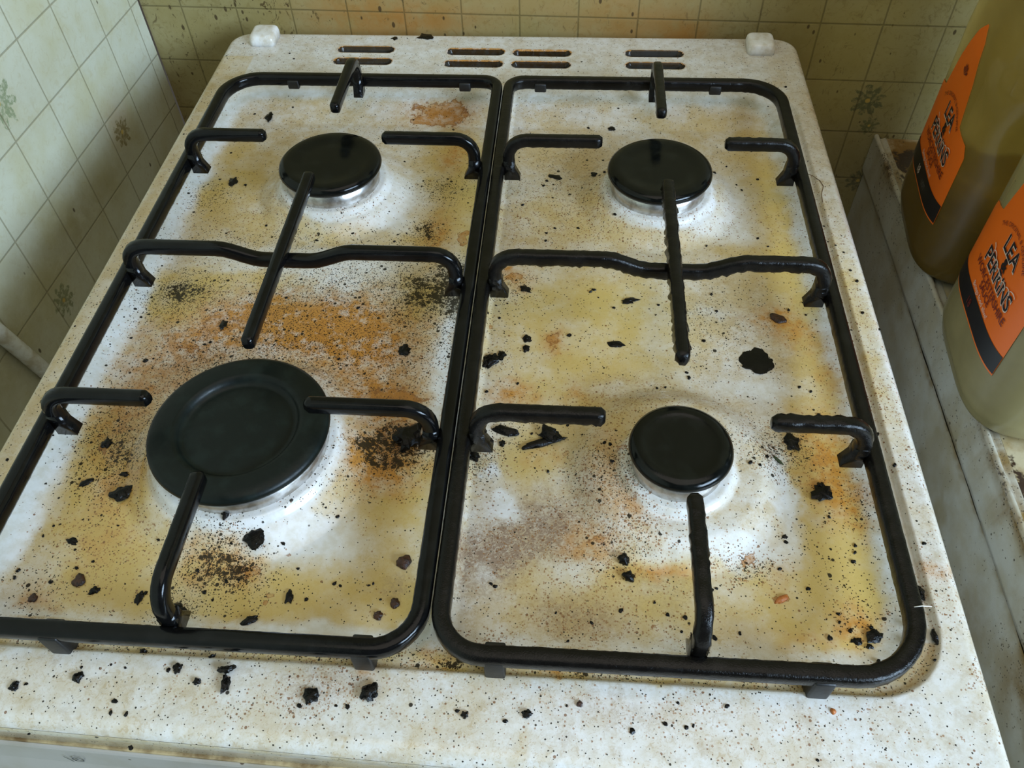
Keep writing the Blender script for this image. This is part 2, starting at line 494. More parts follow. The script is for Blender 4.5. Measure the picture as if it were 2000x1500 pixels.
def simple(name, col, rough=.4, metal=0.0, bump=None, var=None, **kw):
    m = NT(name)
    c = col
    if var:
        c = m.mix(m.ramp(m.noise(var[0], 5, .6), .38, .66), col, var[1])
    m.set(col=c, rough=rough, metal=metal, **kw)
    if bump: m.bump(m.noise(bump[0], 5, .6), bump[1], bump[2] if len(bump) > 2 else .0006)
    return m.m
M_HOB = mat_hob()
def mat_black(name, rough, crust, col=(.003, .003, .003)):
    m = NT(name)
    n = m.noise(260, 5, .65); n2 = m.noise(1400, 3, .6)
    m.set(col=m.mix(m.ramp(m.noise(90, 4), .45, .7), col, tuple(c * 1.9 for c in col)), rough=m.ramp(n, .35, .7, rough, rough + .12), spec=.22)
    m.bump(m.math('ADD', n, m.math('MULTIPLY', n2, .5)), crust, .0008); return m.m
M_BAR = mat_black('black_enamelled_bar', .10, .06)
M_CRUST = mat_black('greasy_encrusted_bar', .12, .40, (.004, .0035, .003))
M_CAP = mat_black('black_enamel_burner_cap', .10, .06, (.003, .0035, .003))
M_CAPM = mat_black('satin_black_burner_cap', .34, .10, (.0035, .006, .005))
M_ALU = simple('brushed_aluminium', (.62, .60, .58), .32, .9, bump=(300, .2), var=(120, (.36, .32, .27)))
M_CHAR = mat_black('glossy_char', .14, .5, (.003, .0025, .002))
M_BROWN = simple('burnt_brown_crumb', (.055, .016, .005), .22, bump=(700, .8, .001), var=(400, (.015, .005, .002)))
M_ORANGE = simple('orange_crumb', (.50, .16, .03), .4, bump=(700, .5, .001), var=(500, (.32, .08, .01)))
M_GREEN = simple('dried_herb', (.03, .045, .015), .5)
M_GRAIN = simple('white_grain', (.8, .72, .58), .4)
M_RUBBER = simple('black_rubber', (.006, .006, .006), .45, bump=(400, .2))
M_PLASTIC = simple('white_plastic', (.80, .79, .77), .28, bump=(200, .1), var=(90, (.60, .54, .44)))
M_DARK = simple('slot_darkness', (.01, .008, .006), .9)
def mat_panel():
    m = NT('grey_front_panel')
    col = m.mix(m.ramp(m.noise(30, 4), .4, .7), (.39, .36, .32), (.33, .29, .23))
    s = m.specks(260, .05, .3)
    col = m.mix(s, col, (.08, .05, .03))
    m.set(col=col, rough=.35); return m.m
M_PANEL = mat_panel()

# ---------------------------------------------------------------- wallpaper with a small square tile pattern
TP = .0527
def mat_wall(name, ax, ou, oz, motifs, base, dirt, grime_col):
    """ax: 'X' or 'Y' horizontal axis; motifs: (u, z, radius, tone) flowers printed on some tiles"""
    m = NT(name)
    sp = m.t.nodes.new('ShaderNodeSeparateXYZ'); m.t.links.new(m.co(), sp.inputs[0])
    u = sp.outputs[0 if ax == 'X' else 1]; z = sp.outputs[2]
    def cell(v, o):
        f = m.math('FRACT', m.math('DIVIDE', m.math('SUBTRACT', v, o - 100 * TP), TP))
        return m.math('MINIMUM', f, m.math('SUBTRACT', 1.0, f))
    e = m.math('MINIMUM', cell(u, ou), cell(z, oz))
    groove = m.ramp(e, .006, .020, 1.0, 0.0)
    lip = m.math('MULTIPLY', m.ramp(e, .02, .05), m.ramp(e, .05, .085, 1.0, 0.0))
    n1 = m.noise(22, 5, .6); n2 = m.noise(140, 5, .7, dist=1.2); n3 = m.noise(60, 5, .65)
    col = m.mix(m.ramp(n1, .35, .7), base, tuple(c * k for c, k in zip(base, (.90, .86, .72))))
    col = m.mix(m.math('MULTIPLY', m.ramp(n2, .50, .68), dirt[0]), col, grime_col)
    D, OR, DK, _ = m.attr('stain_a')
    col = m.mix(m.math('MULTIPLY', D, m.ramp(n3, .2, .6, .5, 1.1), clamp=True), col, (.26, .20, .07))
    col = m.mix(m.math('MULTIPLY', OR, m.ramp(n3, .2, .6, .5, 1.1), clamp=True), col, (.40, .15, .02))
    for (mu, mz, r, tone) in motifs:
        du = m.math('SUBTRACT', u, mu); dz = m.math('SUBTRACT', z, mz)
        d = m.math('SQRT', m.math('ADD', m.math('MULTIPLY', du, du), m.math('MULTIPLY', dz, dz)))
        an = m.math('ARCTAN2', dz, du)
        pet = m.math('MULTIPLY_ADD', m.math('ABSOLUTE', m.math('SINE', m.math('MULTIPLY', an, 4.5))), .45 * r, .5 * r)
        pet = m.math('ADD', pet, m.math('MULTIPLY', m.math('SUBTRACT', n2, .5), r * .9))
        f = m.ramp(m.math('SUBTRACT', pet, d), -.0006, .0012)
        inner = m.math('MULTIPLY', f, m.ramp(m.noise(330, 3, .6), .38, .56, .2, .85))
        col = m.mix(inner, col, tone)
        col = m.mix(m.ramp(d, r * .10, r * .16, .8, 0.0), col, (.55, .36, .08))
    sd = m.specks(170, m.math('MULTIPLY_ADD', DK, .5, dirt[1]), .24, co=m.co((1, 1, .55)))
    col = m.mix(m.math('MULTIPLY', sd, .85), col, (.05, .028, .012))
    st = m.math('MULTIPLY', m.ramp(m.noise(75, 5, .75, co=m.co((1.0, 1.0, .5)), dist=2.5), .60, .64), m.math('ADD', DK, dirt[2]), clamp=True)
    col = m.mix(m.math('MULTIPLY', st, .85), col, (.075, .045, .015))
    col = m.mix(m.math('MULTIPLY', groove, .55), col, tuple(c * .42 for c in grime_col))
    h = m.math('ADD', m.math('MULTIPLY', groove, -1.0), m.math('ADD', m.math('MULTIPLY', lip, .12), m.math('MULTIPLY', n2, .12)))
    m.bump(h, .4, .0007)
    m.set(col=col, rough=.42, spec=.35); return m.m

def sheet(name, P0, U, Vv, nu, nv, blobs=None, warp=.004, parent=None, mat=None, disp=None):
    """flat dense sheet P0 + u*U + v*V carrying stain densities (blobs in the sheet's own u,v metres)"""
    P0, U, Vv = map(lambda a: np.array(a, float), (P0, U, Vv))
    lu, lv = np.linalg.norm(U), np.linalg.norm(Vv)
    gu, gv = np.meshgrid(np.linspace(0, 1, nu + 1), np.linspace(0, 1, nv + 1), indexing='ij')
    V = P0 + gu[..., None] * U + gv[..., None] * Vv
    idx = np.arange((nu + 1) * (nv + 1)).reshape(nu + 1, nv + 1)
    Q = np.stack([idx[:-1, :-1], idx[1:, :-1], idx[1:, 1:], idx[:-1, 1:]], -1).reshape(-1, 4)
    me = np_mesh(name, V.reshape(-1, 3), Q)
    lay = np.zeros((nu + 1, nv + 1, 4)); a = gu * lu; b = gv * lv
    wa = a + warp * vnoise(a, b, 60, 3); wb = b + warp * vnoise(a, b, 60, 9)
    for (k, x, y, rx, ry, s) in (blobs or []):
        q = ((wa - x) / rx) ** 2 + ((wb - y) / ry) ** 2
        lay[..., 'DOK'.index(k)] += s * np.exp(-q * .9)
    color_attr(me, 'stain_a', lay.reshape(-1, 4))
    return link(name, me, mat, parent, smooth=False)

YB, YW = .6336, -.0347        # back wall: y = YB + x*YW ; left wall: x = XL - (y-YB)*tan(-.048)
XL = -.0965
zb, xb, yl, zl = .0061, .1529, .5662, .0127
bx0, bx1 = XL, 1.45
M_WB = mat_wall('back_wallpaper_tiles', 'X', xb, zb, [(.583, -.066, .017, (.10, .105, .05)), (.592, -.092, .010, (.12, .12, .05)), (.60, -.155, .014, (.13, .12, .06)), (-.03, .05, .014, (.25, .25, .13))],
                (.37, .315, .15), (.60, .10, .35), (.22, .165, .055))
M_WL = mat_wall('left_wallpaper_tiles', 'Y', yl, zl, [(.411, .043, .021, (.22, .26, .14)), (.532, -.060, .015, (.20, .15, .05)), (.366, -.112, .015, (.19, .20, .10)), (.240, -.110, .017, (.20, .20, .10)), (.30, .15, .02, (.24, .27, .15))],
                (.60, .60, .47), (.30, .012, .02), (.44, .37, .19))
wb_bl = []
def bk(k, px, pz, rx, rz, s): wb_bl.append((k, px - bx0, pz + .30, rx, rz, s))
for a in [('O', .17, .00, .05, .02, .55), ('O', .10, .0, .05, .03, .45), ('O', .37, .0, .06, .03, .45), ('O', .41, -.02, .02, .02, .5), ('O', .27, .02, .08, .03, .2),
          ('K', -.03, .0, .06, .06, .9), ('K', -.07, -.08, .03, .04, .5), ('K', .03, .01, .03, .02, 1.0), ('K', .10, .01, .08, .02, .6), ('K', .25, .0, .15, .03, .12),
          ('D', .53, -.03, .05, .05, .5), ('D', .50, -.01, .03, .03, .3), ('K', .54, -.04, .03, .02, .25), ('K', .60, -.13, .03, .05, .5), ('D', .60, -.12, .05, .07, .5), ('D', .0, -.04, .10, .08, .45), ('D', .3, .0, .3, .03, .25)]: bk(*a)
NB = np.array((1.0, YW, 0.0))
wall_b = sheet('wall_back', (bx0, YB + bx0 * YW, -.30), NB * (.80), (0, 0, .62), 520, 400, wb_bl, mat=M_WB)
tag(wall_b, 'greasy brown-stained wallpaper with a small square tile pattern behind the cooker', None, None, 'structure')
def quad(name, pts, mat):
    return link(name, mesh_from(name, pts, [tuple(range(len(pts)))]), mat, None, False)
def slab(name, pts, n, t, mat):
    """polygon extruded by t along n (a wall with thickness)"""
    n = Vector(n) * t; k = len(pts)
    vs = [Vector(p) for p in pts] + [Vector(p) + n for p in pts]
    fs = [tuple(range(k)), tuple(range(2 * k - 1, k - 1, -1))] + [(i, (i + 1) % k, k + (i + 1) % k, k + i) for i in range(k)]
    me = mesh_from(name, vs, fs); bm = bmesh.new(); bm.from_mesh(me); bmesh.ops.recalc_face_normals(bm, faces=bm.faces); bm.to_mesh(me); bm.free()
    return link(name, me, mat, None, False)
ZF, ZC = -.915, 1.45
# rest of the back wall, behind and around the painted stretch
x1 = bx0 + .80
me_parts = []
def add_wallmass(name, pts_list, mat):
    vs, fs = [], []
    for p in pts_list:
        b = len(vs); vs += p; fs.append(tuple(range(b, b + 4)))
    return link(name, mesh_from(name, vs, fs), mat, None, False)
def yb(x): return YB + x * YW
M_PLAIN = mat_wall('wallpaper_tiles_rest', 'X', xb, zb, [], (.37, .315, .15), (.60, .10, .2), (.22, .165, .055))
tag(add_wallmass('wall_back', [[(bx0, yb(bx0), .32), (1.6, yb(1.6), .32), (1.6, yb(1.6), ZC), (bx0, yb(bx0), ZC)],
                                     [(x1, yb(x1), -.30), (1.6, yb(1.6), -.30), (1.6, yb(1.6), .32), (x1, yb(x1), .32)],
                                     [(bx0, yb(bx0), ZF), (1.6, yb(1.6), ZF), (1.6, yb(1.6), -.30), (bx0, yb(bx0), -.30)]], M_PLAIN), 'plain stretch of the tile-patterned back wall beyond the cooker', None, None, 'structure')
# left wall
def xl(y): return XL + (y - YB) * math.tan(.048)
tn = math.tan(.048)
wl_bl = []
for (k, y, z, ry, rz, s) in [('O', .53, -.05, .02, .02, .25), ('D', .45, -.07, .10, .03, .5), ('D', .25, -.10, .12, .05, .5), ('K', .59, .0, .02, .05, .15), ('K', .40, -.10, .12, .05, .10), ('D', .40, .03, .10, .03, .2)]:
    wl_bl.append((k, YB - y, z + .30, ry, rz, s))
wall_l = sheet('wall_left', (XL, YB, -.30), (-.75 * tn, -.75, 0), (0, 0, .62), 400, 330, wl_bl, mat=M_WL)
tag(wall_l, 'pale wallpaper with a small square tile pattern left of the cooker', None, None, 'structure')
M_PLAINL = mat_wall('left_wallpaper_rest', 'Y', yl, zl, [], (.60, .60, .47), (.30, .01, .02), (.44, .37, .19))
y1 = YB - .75; y2 = -1.6
tag(add_wallmass('wall_left', [[(XL, YB, .32), (xl(y2), y2, .32), (xl(y2), y2, ZC), (XL, YB, ZC)],
                                     [(xl(y1), y1, -.30), (xl(y2), y2, -.30), (xl(y2), y2, .32), (xl(y1), y1, .32)],
                                     [(XL, YB, ZF), (xl(y2), y2, ZF), (xl(y2), y2, -.30), (XL, YB, -.30)]], M_PLAINL), 'rest of the tile-patterned left wall', None, None, 'structure')
M_FLOOR = simple('brown_floor', (.16, .12, .08), .5, var=(8, (.10, .07, .05)))
tag(slab('floor', [(-.3, -1.6, ZF), (1.6, -1.6, ZF), (1.6, .70, ZF), (-.3, .70, ZF)], (0, 0, -1), .03, M_FLOOR), 'dark kitchen floor under the cooker', None, None, 'structure')

# ---------------------------------------------------------------- the cooker
HW, HD = .500, .6036
cooker = empty('gas_cooker', (HW / 2, HD / 2, ZF))
tag(cooker, 'white freestanding gas cooker with a filthy four-burner hob and greasy enamel top', 'cooker')
CK = Vector(cooker.location)
def rel(o, root):
    o.location = Vector(o.location) - Vector(root.location); return o

BURN = [(.1385, .384, .0365, 'r'), (.371, .384, .0362, 'r'), (.1390, .150, .048, 'L'), (.371, .1495, .0268, 's')]
SLOTS = [(.1035, .1510, .5727), (.1035, .1520, .5530), (.1995, .2475, .5711), (.1995, .2475, .5512), (.2570, .3048, .5702), (.2570, .3048, .5510), (.3530, .4003, .5713), (.3530, .4003, .5517)]
def sd_rrect(x, y, cx, cy, hx, hy, r):
    qx = np.abs(x - cx) - hx + r; qy = np.abs(y - cy) - hy + r
    return np.hypot(np.maximum(qx, 0), np.maximum(qy, 0)) + np.minimum(np.maximum(qx, qy), 0) - r
def sd_hob(x, y):
    return np.where(np.asarray(y) < HD / 2, sd_rrect(x, y, HW / 2, HD / 2, HW / 2, HD / 2, .009), sd_rrect(x, y, HW / 2, HD / 2, HW / 2, HD / 2, .020))
WELL = dict(cx=.250, cy=.276, hx=.2345, hy=.2435, r=.036)
WD = .0085
def hob_height(x, y):
    d = sd_hob(x, y)
    R = .0065; t = np.clip(d + R, 0, R)
    z = -(R - np.sqrt(np.maximum(R * R - t * t, 0)))
    w = -sd_rrect(x, y, **WELL)                       # >0 inside the tray
    dep = .0030 * sstep(0, .0022, w) + (WD - .0030) * sstep(.0030, .027, w)
    dep = np.minimum(dep, .0006 + WD * sstep(0, .058, .519 - y))
    # ridge between the two pan supports
    rid = (1 - sstep(.0015, .009, np.abs(x - .2545))) * sstep(.040, .060, y) * (1 - sstep(.500, .515, y)) * .005
    dep = dep - rid
    for (bx, by, br, k) in BURN:
        r = np.hypot(x - bx, y - by)
        o = {'r': .056, 'L': .068, 's': .058}[k]
        dep = dep - {'r': .0075, 'L': .0078, 's': .0068}[k] * (1 - sstep(o - .016, o + .003, r)) - {'r': .0040, 'L': .0045, 's': .0032}[k] * (1 - sstep(br + .001, br + .006, r))
    z = z - dep
    for (a, b, yy) in SLOTS:
        ds = np.hypot(np.maximum(np.maximum(a + .0042 - x, x - b + .0042), 0), y - yy) - .0042
        z = z - .012 * (1 - sstep(-.0009, .0007, ds)) + .0004 * np.exp(-((ds - .0015) / .001) ** 2)
    return z
def front_stretch(x, y):
    return y - .013 * (x / HW) * (1 - sstep(-.01, .032, y))
def build_hob():
    st = .00105
    nx, ny = int(HW / st) + 4, int(HD / st) + 4
    gx, gy = np.meshgrid((np.arange(nx) - 1.5) * st, (np.arange(ny) - 1.5) * st, indexing='ij')
    d = sd_hob(gx, gy)
    e = 1e-4
    dx = (sd_hob(gx + e, gy) - d) / e; dy = (sd_hob(gx, gy + e) - d) / e
    out = d > -.0002
    px = np.where(out, gx - dx * (d + .0002), gx); py = np.where(out, gy - dy * (d + .0002), gy)
    z = hob_height(px, py)
    idx = np.arange(nx * ny).reshape(nx, ny)
    keep = ~(out[:-1, :-1] & out[1:, :-1] & out[1:, 1:] & out[:-1, 1:])
    Q = np.stack([idx[:-1, :-1], idx[1:, :-1], idx[1:, 1:], idx[:-1, 1:]], -1)[keep]
    V = np.stack([px, py, z], -1).reshape(-1, 3)
    # downturned lip round the outline
    n = 480; loop = []
    per = []
    hx, hy, r = HW / 2, HD / 2, .02
    cen = []
    for c, (sx, sy, a0) in enumerate([(1, -1, -90), (1, 1, 0), (-1, 1, 90), (-1, -1, 180)]):
        r = .009 if sy < 0 else .020
        for k in range(9):
            a = math.radians(a0 + 90 * k / 8); cen.append((math.cos(a), math.sin(a)))
            loop.append((hx + sx * (hx - r) + r * math.cos(a), hy + sy * (hy - r) + r * math.sin(a)))
    base = len(V); rows = [(-.0003, -.0058), (0, -.0068), (.0000, -.019), (-.003, -.021), (-.004, -.0215)]
    LV = []
    for off, zz in rows:
        for (lx, ly), (vx, vy) in zip(loop, cen):
            LV.append((lx + vx * off, ly + vy * off, zz))
    m = len(loop); LQ = []
    for j in range(len(rows) - 1):
        for i in range(m): LQ.append((base + j * m + i, base + (j + 1) * m + i, base + (j + 1) * m + (i + 1) % m, base + j * m + (i + 1) % m))
    used = np.zeros(len(V), bool); used[Q.ravel()] = True
    rem = np.cumsum(used) - 1
    V2 = np.concatenate([V[used], np.array(LV)]); Q2 = np.concatenate([rem[Q], np.array(LQ) - base + used.sum()])
    x, y = V2[:, 0].copy(), V2[:, 1].copy(); V2[:, 1] = front_stretch(x, y)
    me = np_mesh('hob_top', V2, Q2)
    A = np.zeros((len(V2), 4)); Bq = np.zeros((len(V2), 4))
    X, Yy = x * 1000, y * 1000
    wx = X + 5 * vnoise(x, y, 70, 5) + 1.5 * vnoise(x, y, 300, 31); wy = Yy + 5 * vnoise(x, y, 70, 23) + 1.5 * vnoise(x, y, 300, 41)
    for ln in BLOBS.split('\n'):
        p = ln.split()
        if not p: continue
        k = p[0]; cx, cy, rx, ry, s = map(float, p[1:])
        f = s * np.exp(-(((wx - cx) / rx) ** 2 + ((wy - cy) / ry) ** 2) ** 1.2 * .9)
        if k in 'YOKG': A[:, 'YOKG'.index(k)] += f
        else: Bq[:, 'BRC'.index(k)] += f
    w = -sd_rrect(x, y, **WELL); z0s = V2[:, 2]
    # clean rings round the burners, clean tray slopes with window light painted in on the left, rust and painted darkness in the slots
    for (bx, by, br, k) in BURN:
        r = np.hypot(x - bx, y - by)
        Bq[:, 2] += .9 * (1 - sstep(br + .001, br + .008, r + .002 * vnoise(x, y, 90, 77)))
    slope = sstep(.000, .004, w) * (1 - sstep(.014, .026, w + .004 * vnoise(x, y, 60, 7)))
    Bq[:, 2] += slope * np.where(x < .1, 1.2, np.where(x > .4, .5, .45)) * (y > .05)  # left slope kept whitest, so its window light is partly in the colour
    A[:, 0] *= 1 - .8 * slope; 
    A[:, 2] = np.clip(A[:, 2], 0, 1.3)
    for (a, b, yy) in SLOTS:
        ds = np.hypot(np.maximum(np.maximum(a + .0042 - x, x - b + .0042), 0), y - yy) - .0042
        up = sstep(-.001, .003, y - yy)
        A[:, 1] += 1.3 * np.exp(-((ds - .0008) / .0011) ** 2) * (.25 + up)
        Bq[:, 1] += .45 * np.exp(-((ds - .0006) / .0010) ** 2) * (.2 + up)
        ins = (ds < .0012) & (z0s < -.0006); A[:, 2] = np.where(ins, 50.0, A[:, 2]); A[:, 1] *= ~ins; Bq[:, 1] *= ~ins  # slot depths painted black through the soot channel, as the darkness of the holes
    rim = 1 - sstep(0, .003, w)
    Bq[:, 3] = np.clip(.80 + .20 * (1 - rim) - .30 * rim * sstep(.35, .5, x) * (1 - sstep(.05, .2, y)) - .3 * rim * (y > .53), 0, 1)
    fb = sstep(0, .002, w) * (1 - sstep(.008, .014, w)) * (y < .06)
    A[:, 0] += .5 * fb; A[:, 1] += .15 * fb; A[:, 2] += .30 * fb; Bq[:, 0] += .4 * fb; Bq[:, 2] *= 1 - fb
    # warm film along the left edge
    A[:, 0] += rim * (x < .03) * (y < .56) * .42 + rim * (y < .04) * (x < .3) * .12
    A[:, 0] += rim * (x > .47) * .10
    tray = sstep(.012, .03, w + .006 * vnoise(x, y, 40, 55)); A[:, 0] += .20 * tray; A[:, 1] += .05 * tray
    A = np.clip(A, 0, 60.0); Bq = np.clip(Bq, 0, 1.5); Bq[:, 2] = np.clip(Bq[:, 2], 0, .95)
    A[:, 0] = np.clip(A[:, 0], 0, .92)
    color_attr(me, 'stain_a', A); color_attr(me, 'stain_b', Bq)
    return link('hob_top', me, M_HOB, cooker)
hob = build_hob(); hob.location = -CK
hob['label'] = 'white enamel hob top with a sunken tray, covered in yellow grease and soot'

def hz(x, y): return float(hob_height(np.array([x]), np.array([y]))[0])

def box_bm(bm, x0, x1, y0, y1, z0, z1):
    vs = [bm.verts.new(p) for p in [(x0, y0, z0), (x1, y0, z0), (x1, y1, z0), (x0, y1, z0), (x0, y0, z1), (x1, y0, z1), (x1, y1, z1), (x0, y1, z1)]]
    for f in [(0, 3, 2, 1), (4, 5, 6, 7), (0, 1, 5, 4), (1, 2, 6, 5), (2, 3, 7, 6), (3, 0, 4, 7)]: bm.faces.new([vs[i] for i in f])
def bm_obj(name, bm, mat, parent=None, bevel=0, seg=3, smooth=True):
    if bevel: bmesh.ops.bevel(bm, geom=list(bm.edges), offset=bevel, segments=seg, affect='EDGES', profile=.5)
    me = bpy.data.meshes.new(name); bm.to_mesh(me); bm.free()
    return link(name, me, mat, parent, smooth)
bm = bmesh.new(); box_bm(bm, .006, HW - .006, .012, HD - .006, ZF + .04, -.0200)
o = bm_obj('cooker_body', bm, simple('white_painted_steel', (.72, .71, .68), .35, var=(20, (.55, .48, .36))), cooker, .002); o.location = -CK
# front control panel, leaning out a little, with a rolled upper edge
bm = bmesh.new()
prof = [(.010, -.0232), (.000, -.0232), (-.0012, -.0236), (-.0018, -.0250), (-.0030, -.040), (-.020, -.115), (-.018, -.122), (.010, -.122)]
for xx in (0.0, HW):
    for (yy, zz) in prof: bm.verts.new((xx, yy - .013 * xx / HW, zz))
bm.verts.ensure_lookup_table(); n = len(prof)
for i in range(n): bm.faces.new([bm.verts[i], bm.verts[(i + 1) % n], bm.verts[n + (i + 1) % n], bm.verts[n + i]])
bm.faces.new([bm.verts[i] for i in range(n)][::-1]); bm.faces.new([bm.verts[n + i] for i in range(n)])
bmesh.ops.recalc_face_normals(bm, faces=bm.faces)
o = bm_obj('control_panel', bm, M_PANEL, cooker, smooth=False); o.location = -CK; o['label'] = 'grey front panel below the rolled edge of the hob'
bm = bmesh.new(); box_bm(bm, .003, HW - .003, -.0004, .012, -.0236, -.0212)
for v in bm.verts: v.co.y -= .013 * v.co.x / HW
o = bm_obj('seal_strip', bm, simple('beige_grime_seal', (.50, .38, .20), .6, bump=(300, .5), var=(60, (.16, .09, .03))), cooker, .0006); o.location = -CK
o['label'] = 'beige grimy strip between hob and front panel'
# small printed mark on the front panel
bm = bmesh.new()
def stroke(pts, w=.00035):
    for (x0_, z0_), (x1_, z1_) in zip(pts, pts[1:]):
        n_ = Vector((-(z1_ - z0_), x1_ - x0_)); n_ = n_.normalized() * w
        q = [(x0_ + n_.x, z0_ + n_.y), (x1_ + n_.x, z1_ + n_.y), (x1_ - n_.x, z1_ - n_.y), (x0_ - n_.x, z0_ - n_.y)]
        bm.faces.new([bm.verts.new((.088 + a, -.0030 - .013 * .088 / HW - .0003, -.0335 + z_)) for a, z_ in q])
stroke([(0, .004), (.0016, -.004)])
stroke([(.0052 + .0024 * math.cos(t * .45), .0032 * math.sin(t * .45)) for t in range(15)]); stroke([(.0030, -.0020), (.0058, .0010)])
o = bm_obj('printed_mark', bm, simple('faded_print', (.08, .08, .08), .5), cooker, smooth=False); o.location = -CK
# white lid-hinge covers at the rear corners
def hinge_cover(cx, cy):
    bm = bmesh.new(); rings = []
    for (hx, hy, r, z, sh) in [(.0115, .0125, .0045, -.0005, 0), (.0113, .0122, .0045, .0045, .0003), (.0108, .0115, .0045, .0072, .0006), (.0098, .0104, .0042, .0084, .0008), (.0080, .0086, .0035, .0088, .0008)]:
        ring = []
        for q, (sx, sy) in enumerate([(1, 1), (-1, 1), (-1, -1), (1, -1)]):
            for t in range(7):
                a = math.radians(90 * q + 15 * t); ring.append(bm.verts.new((sx * (hx - r) + r * math.cos(a), sy * (hy - r) + r * math.sin(a) + sh, z)))
        rings.append(ring)
    n = len(rings[0])
    for A, B in zip(rings, rings[1:]):
        for k in range(n): bm.faces.new([A[k], A[(k + 1) % n], B[(k + 1) % n], B[k]])
    bm.faces.new(rings[0][::-1]); bm.faces.new(rings[-1])
    o = bm_obj('hinge_cover', bm, M_PLASTIC, cooker); o.location = Vector((cx, cy, 0)) - CK
    o['label'] = 'small white plastic block where the lid hinges'
    return o
hinge_cover(.0335, .588); hinge_cover(.4665, .583)

# ---------------------------------------------------------------- burners
def lathe(name, prof, mat, parent, seg=96, z0=0):
    vs, fs = [], []
    for (r, z) in prof:
        for k in range(seg):
            a = 2 * math.pi * k / seg; vs.append((r * math.cos(a), r * math.sin(a), z + z0))
    n = len(prof)
    for j in range(n - 1):
        for k in range(seg):
            fs.append((j * seg + k, j * seg + (k + 1) % seg, (j + 1) * seg + (k + 1) % seg, (j + 1) * seg + k))
    fs.append(tuple(range(seg))[::-1]); fs.append(tuple((n - 1) * seg + k for k in range(seg)))
    return link(name, mesh_from(name, vs, fs), mat, parent)
BL = [('medium gas burner at the rear left with a glossy black cap',), ('medium gas burner at the rear right, under a rod thick with black crust',),
      ('largest gas burner at the front left with a satin black cap and a ring groove',), ('smallest gas burner at the front right with a shiny black cap',)]
for (bx, by, br, k), (lab,) in zip(BURN, BL):
    z0 = hz(bx + br + .002, by) - .0004
    b = empty('gas_burner', (bx, by, z0)); tag(b, lab, 'burner', None)
    top = .0202 - z0                                        # cap top about 21 mm above the rim plane
    ct = {'r': .0075, 'L': .0072, 's': .0080}[k]
    rr = br - .0030
    fl = [(rr - .012, 0), (rr + .0002, 0), (rr + .0002, .0014), (rr, .0026), (rr, top - ct - .0008), (rr - .003, top - ct + .0002), (rr - .012, top - ct + .0002)]
    ring = lathe('burner_ring', fl, M_ALU, b); ring['label'] = 'dull aluminium ring under the black cap'
    c0 = top - ct
    if k == 'L':
        pr = [(.010, c0 + .0004), (br - .004, c0 + .0004), (br - .0008, c0 + .0012), (br, c0 + .0030), (br - .0006, c0 + .0050), (br - .0028, c0 + .0064), (br - .007, c0 + .0068),
              (.0350, c0 + .0074), (.0330, c0 + .0070), (.0315, c0 + .0050), (.0298, c0 + .0028), (.0278, c0 + .0030), (.018, c0 + .0036), (.0005, c0 + .0037)]
    else:
        pr = [(.008, c0 + .0004), (br - .004, c0 + .0004), (br - .0008, c0 + .0011), (br, c0 + .0030), (br - .0006, c0 + .0050), (br - .0026, c0 + .0066), (br - .006, c0 + .0072),
              (br * .72, c0 + .0068), (br * .62, c0 + .0062), (br * .5, c0 + .0062), (.0005, c0 + .0064)]
    lathe('burner_cap', pr, M_CAPM if k == 'L' else M_CAP, b)

# ---------------------------------------------------------------- pan supports
def sweep_bm(bm, path, N, w, h, closed=False, cap=True, rough=0.0, seed=0, sec=12, step=.0022, hs=None):
    """rounded-rectangular bar (w across N, h in the plane) along a path"""
    N = Vector(N).normalized()
    P = [Vector(p) for p in path]
    # resample
    pts = []
    m = len(P)
    for i in range(m if closed else m - 1):
        a, b = P[i], P[(i + 1) % m]; L = (b - a).length; k = max(1, int(round(L / step)))
        for j in range(k): pts.append(a + (b - a) * (j / k))
    if not closed: pts.append(P[-1])
    n = len(pts); rg = random.Random(seed)
    ph = [(rg.uniform(0, 6.28), rg.uniform(300, 1500), rg.uniform(0, 6.28)) for _ in range(9)]
    acc = 0; rings = []
    for i, p in enumerate(pts):
        a = pts[i - 1] if (i > 0 or closed) else p; b = pts[(i + 1) % n] if (i < n - 1 or closed) else p
        T = (b - a).normalized(); U = T.cross(N).normalized() * -1
        acc += (p - pts[i - 1]).length if i else 0
        sc = 1.0
        if not closed and cap:
            dd = min(i, n - 1 - i) * step
            if dd < .0026 and i < n / 2 or (dd < .0026): sc = .62 + .38 * math.sqrt(max(0, 1 - (1 - min(dd / .0026, 1)) ** 2))
        hh = h * (hs(p) if hs else 1)
        ring = []
        for k in range(sec):
            t = 2 * math.pi * (k + .5) / sec; c, s = math.cos(t), math.sin(t)
            e = .55; cc = math.copysign(abs(c) ** e, c); ss = math.copysign(abs(s) ** e, s)
            q = 0
            if rough:
                for (p1, f, p2) in ph: q += math.sin(acc * f + p1 + 2.5 * math.sin(t + p2))
                q = rough * (min(1.6, max(0, q / 3) * .55) + rg.uniform(-.3, .6)) * (1.25 if s > -.2 else .4)
            o_ = N * (cc * (w / 2 + q) * sc) + U * (ss * (hh / 2 + q) * sc)
            ring.append(bm.verts.new(p + o_))
        rings.append(ring)
    for i in range(n if closed else n - 1):
        A, B = rings[i], rings[(i + 1) % n]
        for k in range(sec): bm.faces.new([A[k], A[(k + 1) % sec], B[(k + 1) % sec], B[k]])
    if not closed: bm.faces.new(rings[0][::-1]); bm.faces.new(rings[-1])
def arc(c, r, a0, a1, n, f):
    return [f(c[0] + r * math.cos(math.radians(a0 + (a1 - a0) * i / n)), c[1] + r * math.sin(math.radians(a0 + (a1 - a0) * i / n))) for i in range(n + 1)]
ZFR, ZT, ZL = .0145, .0380, .0118        # frame centre, prong centre, foot end
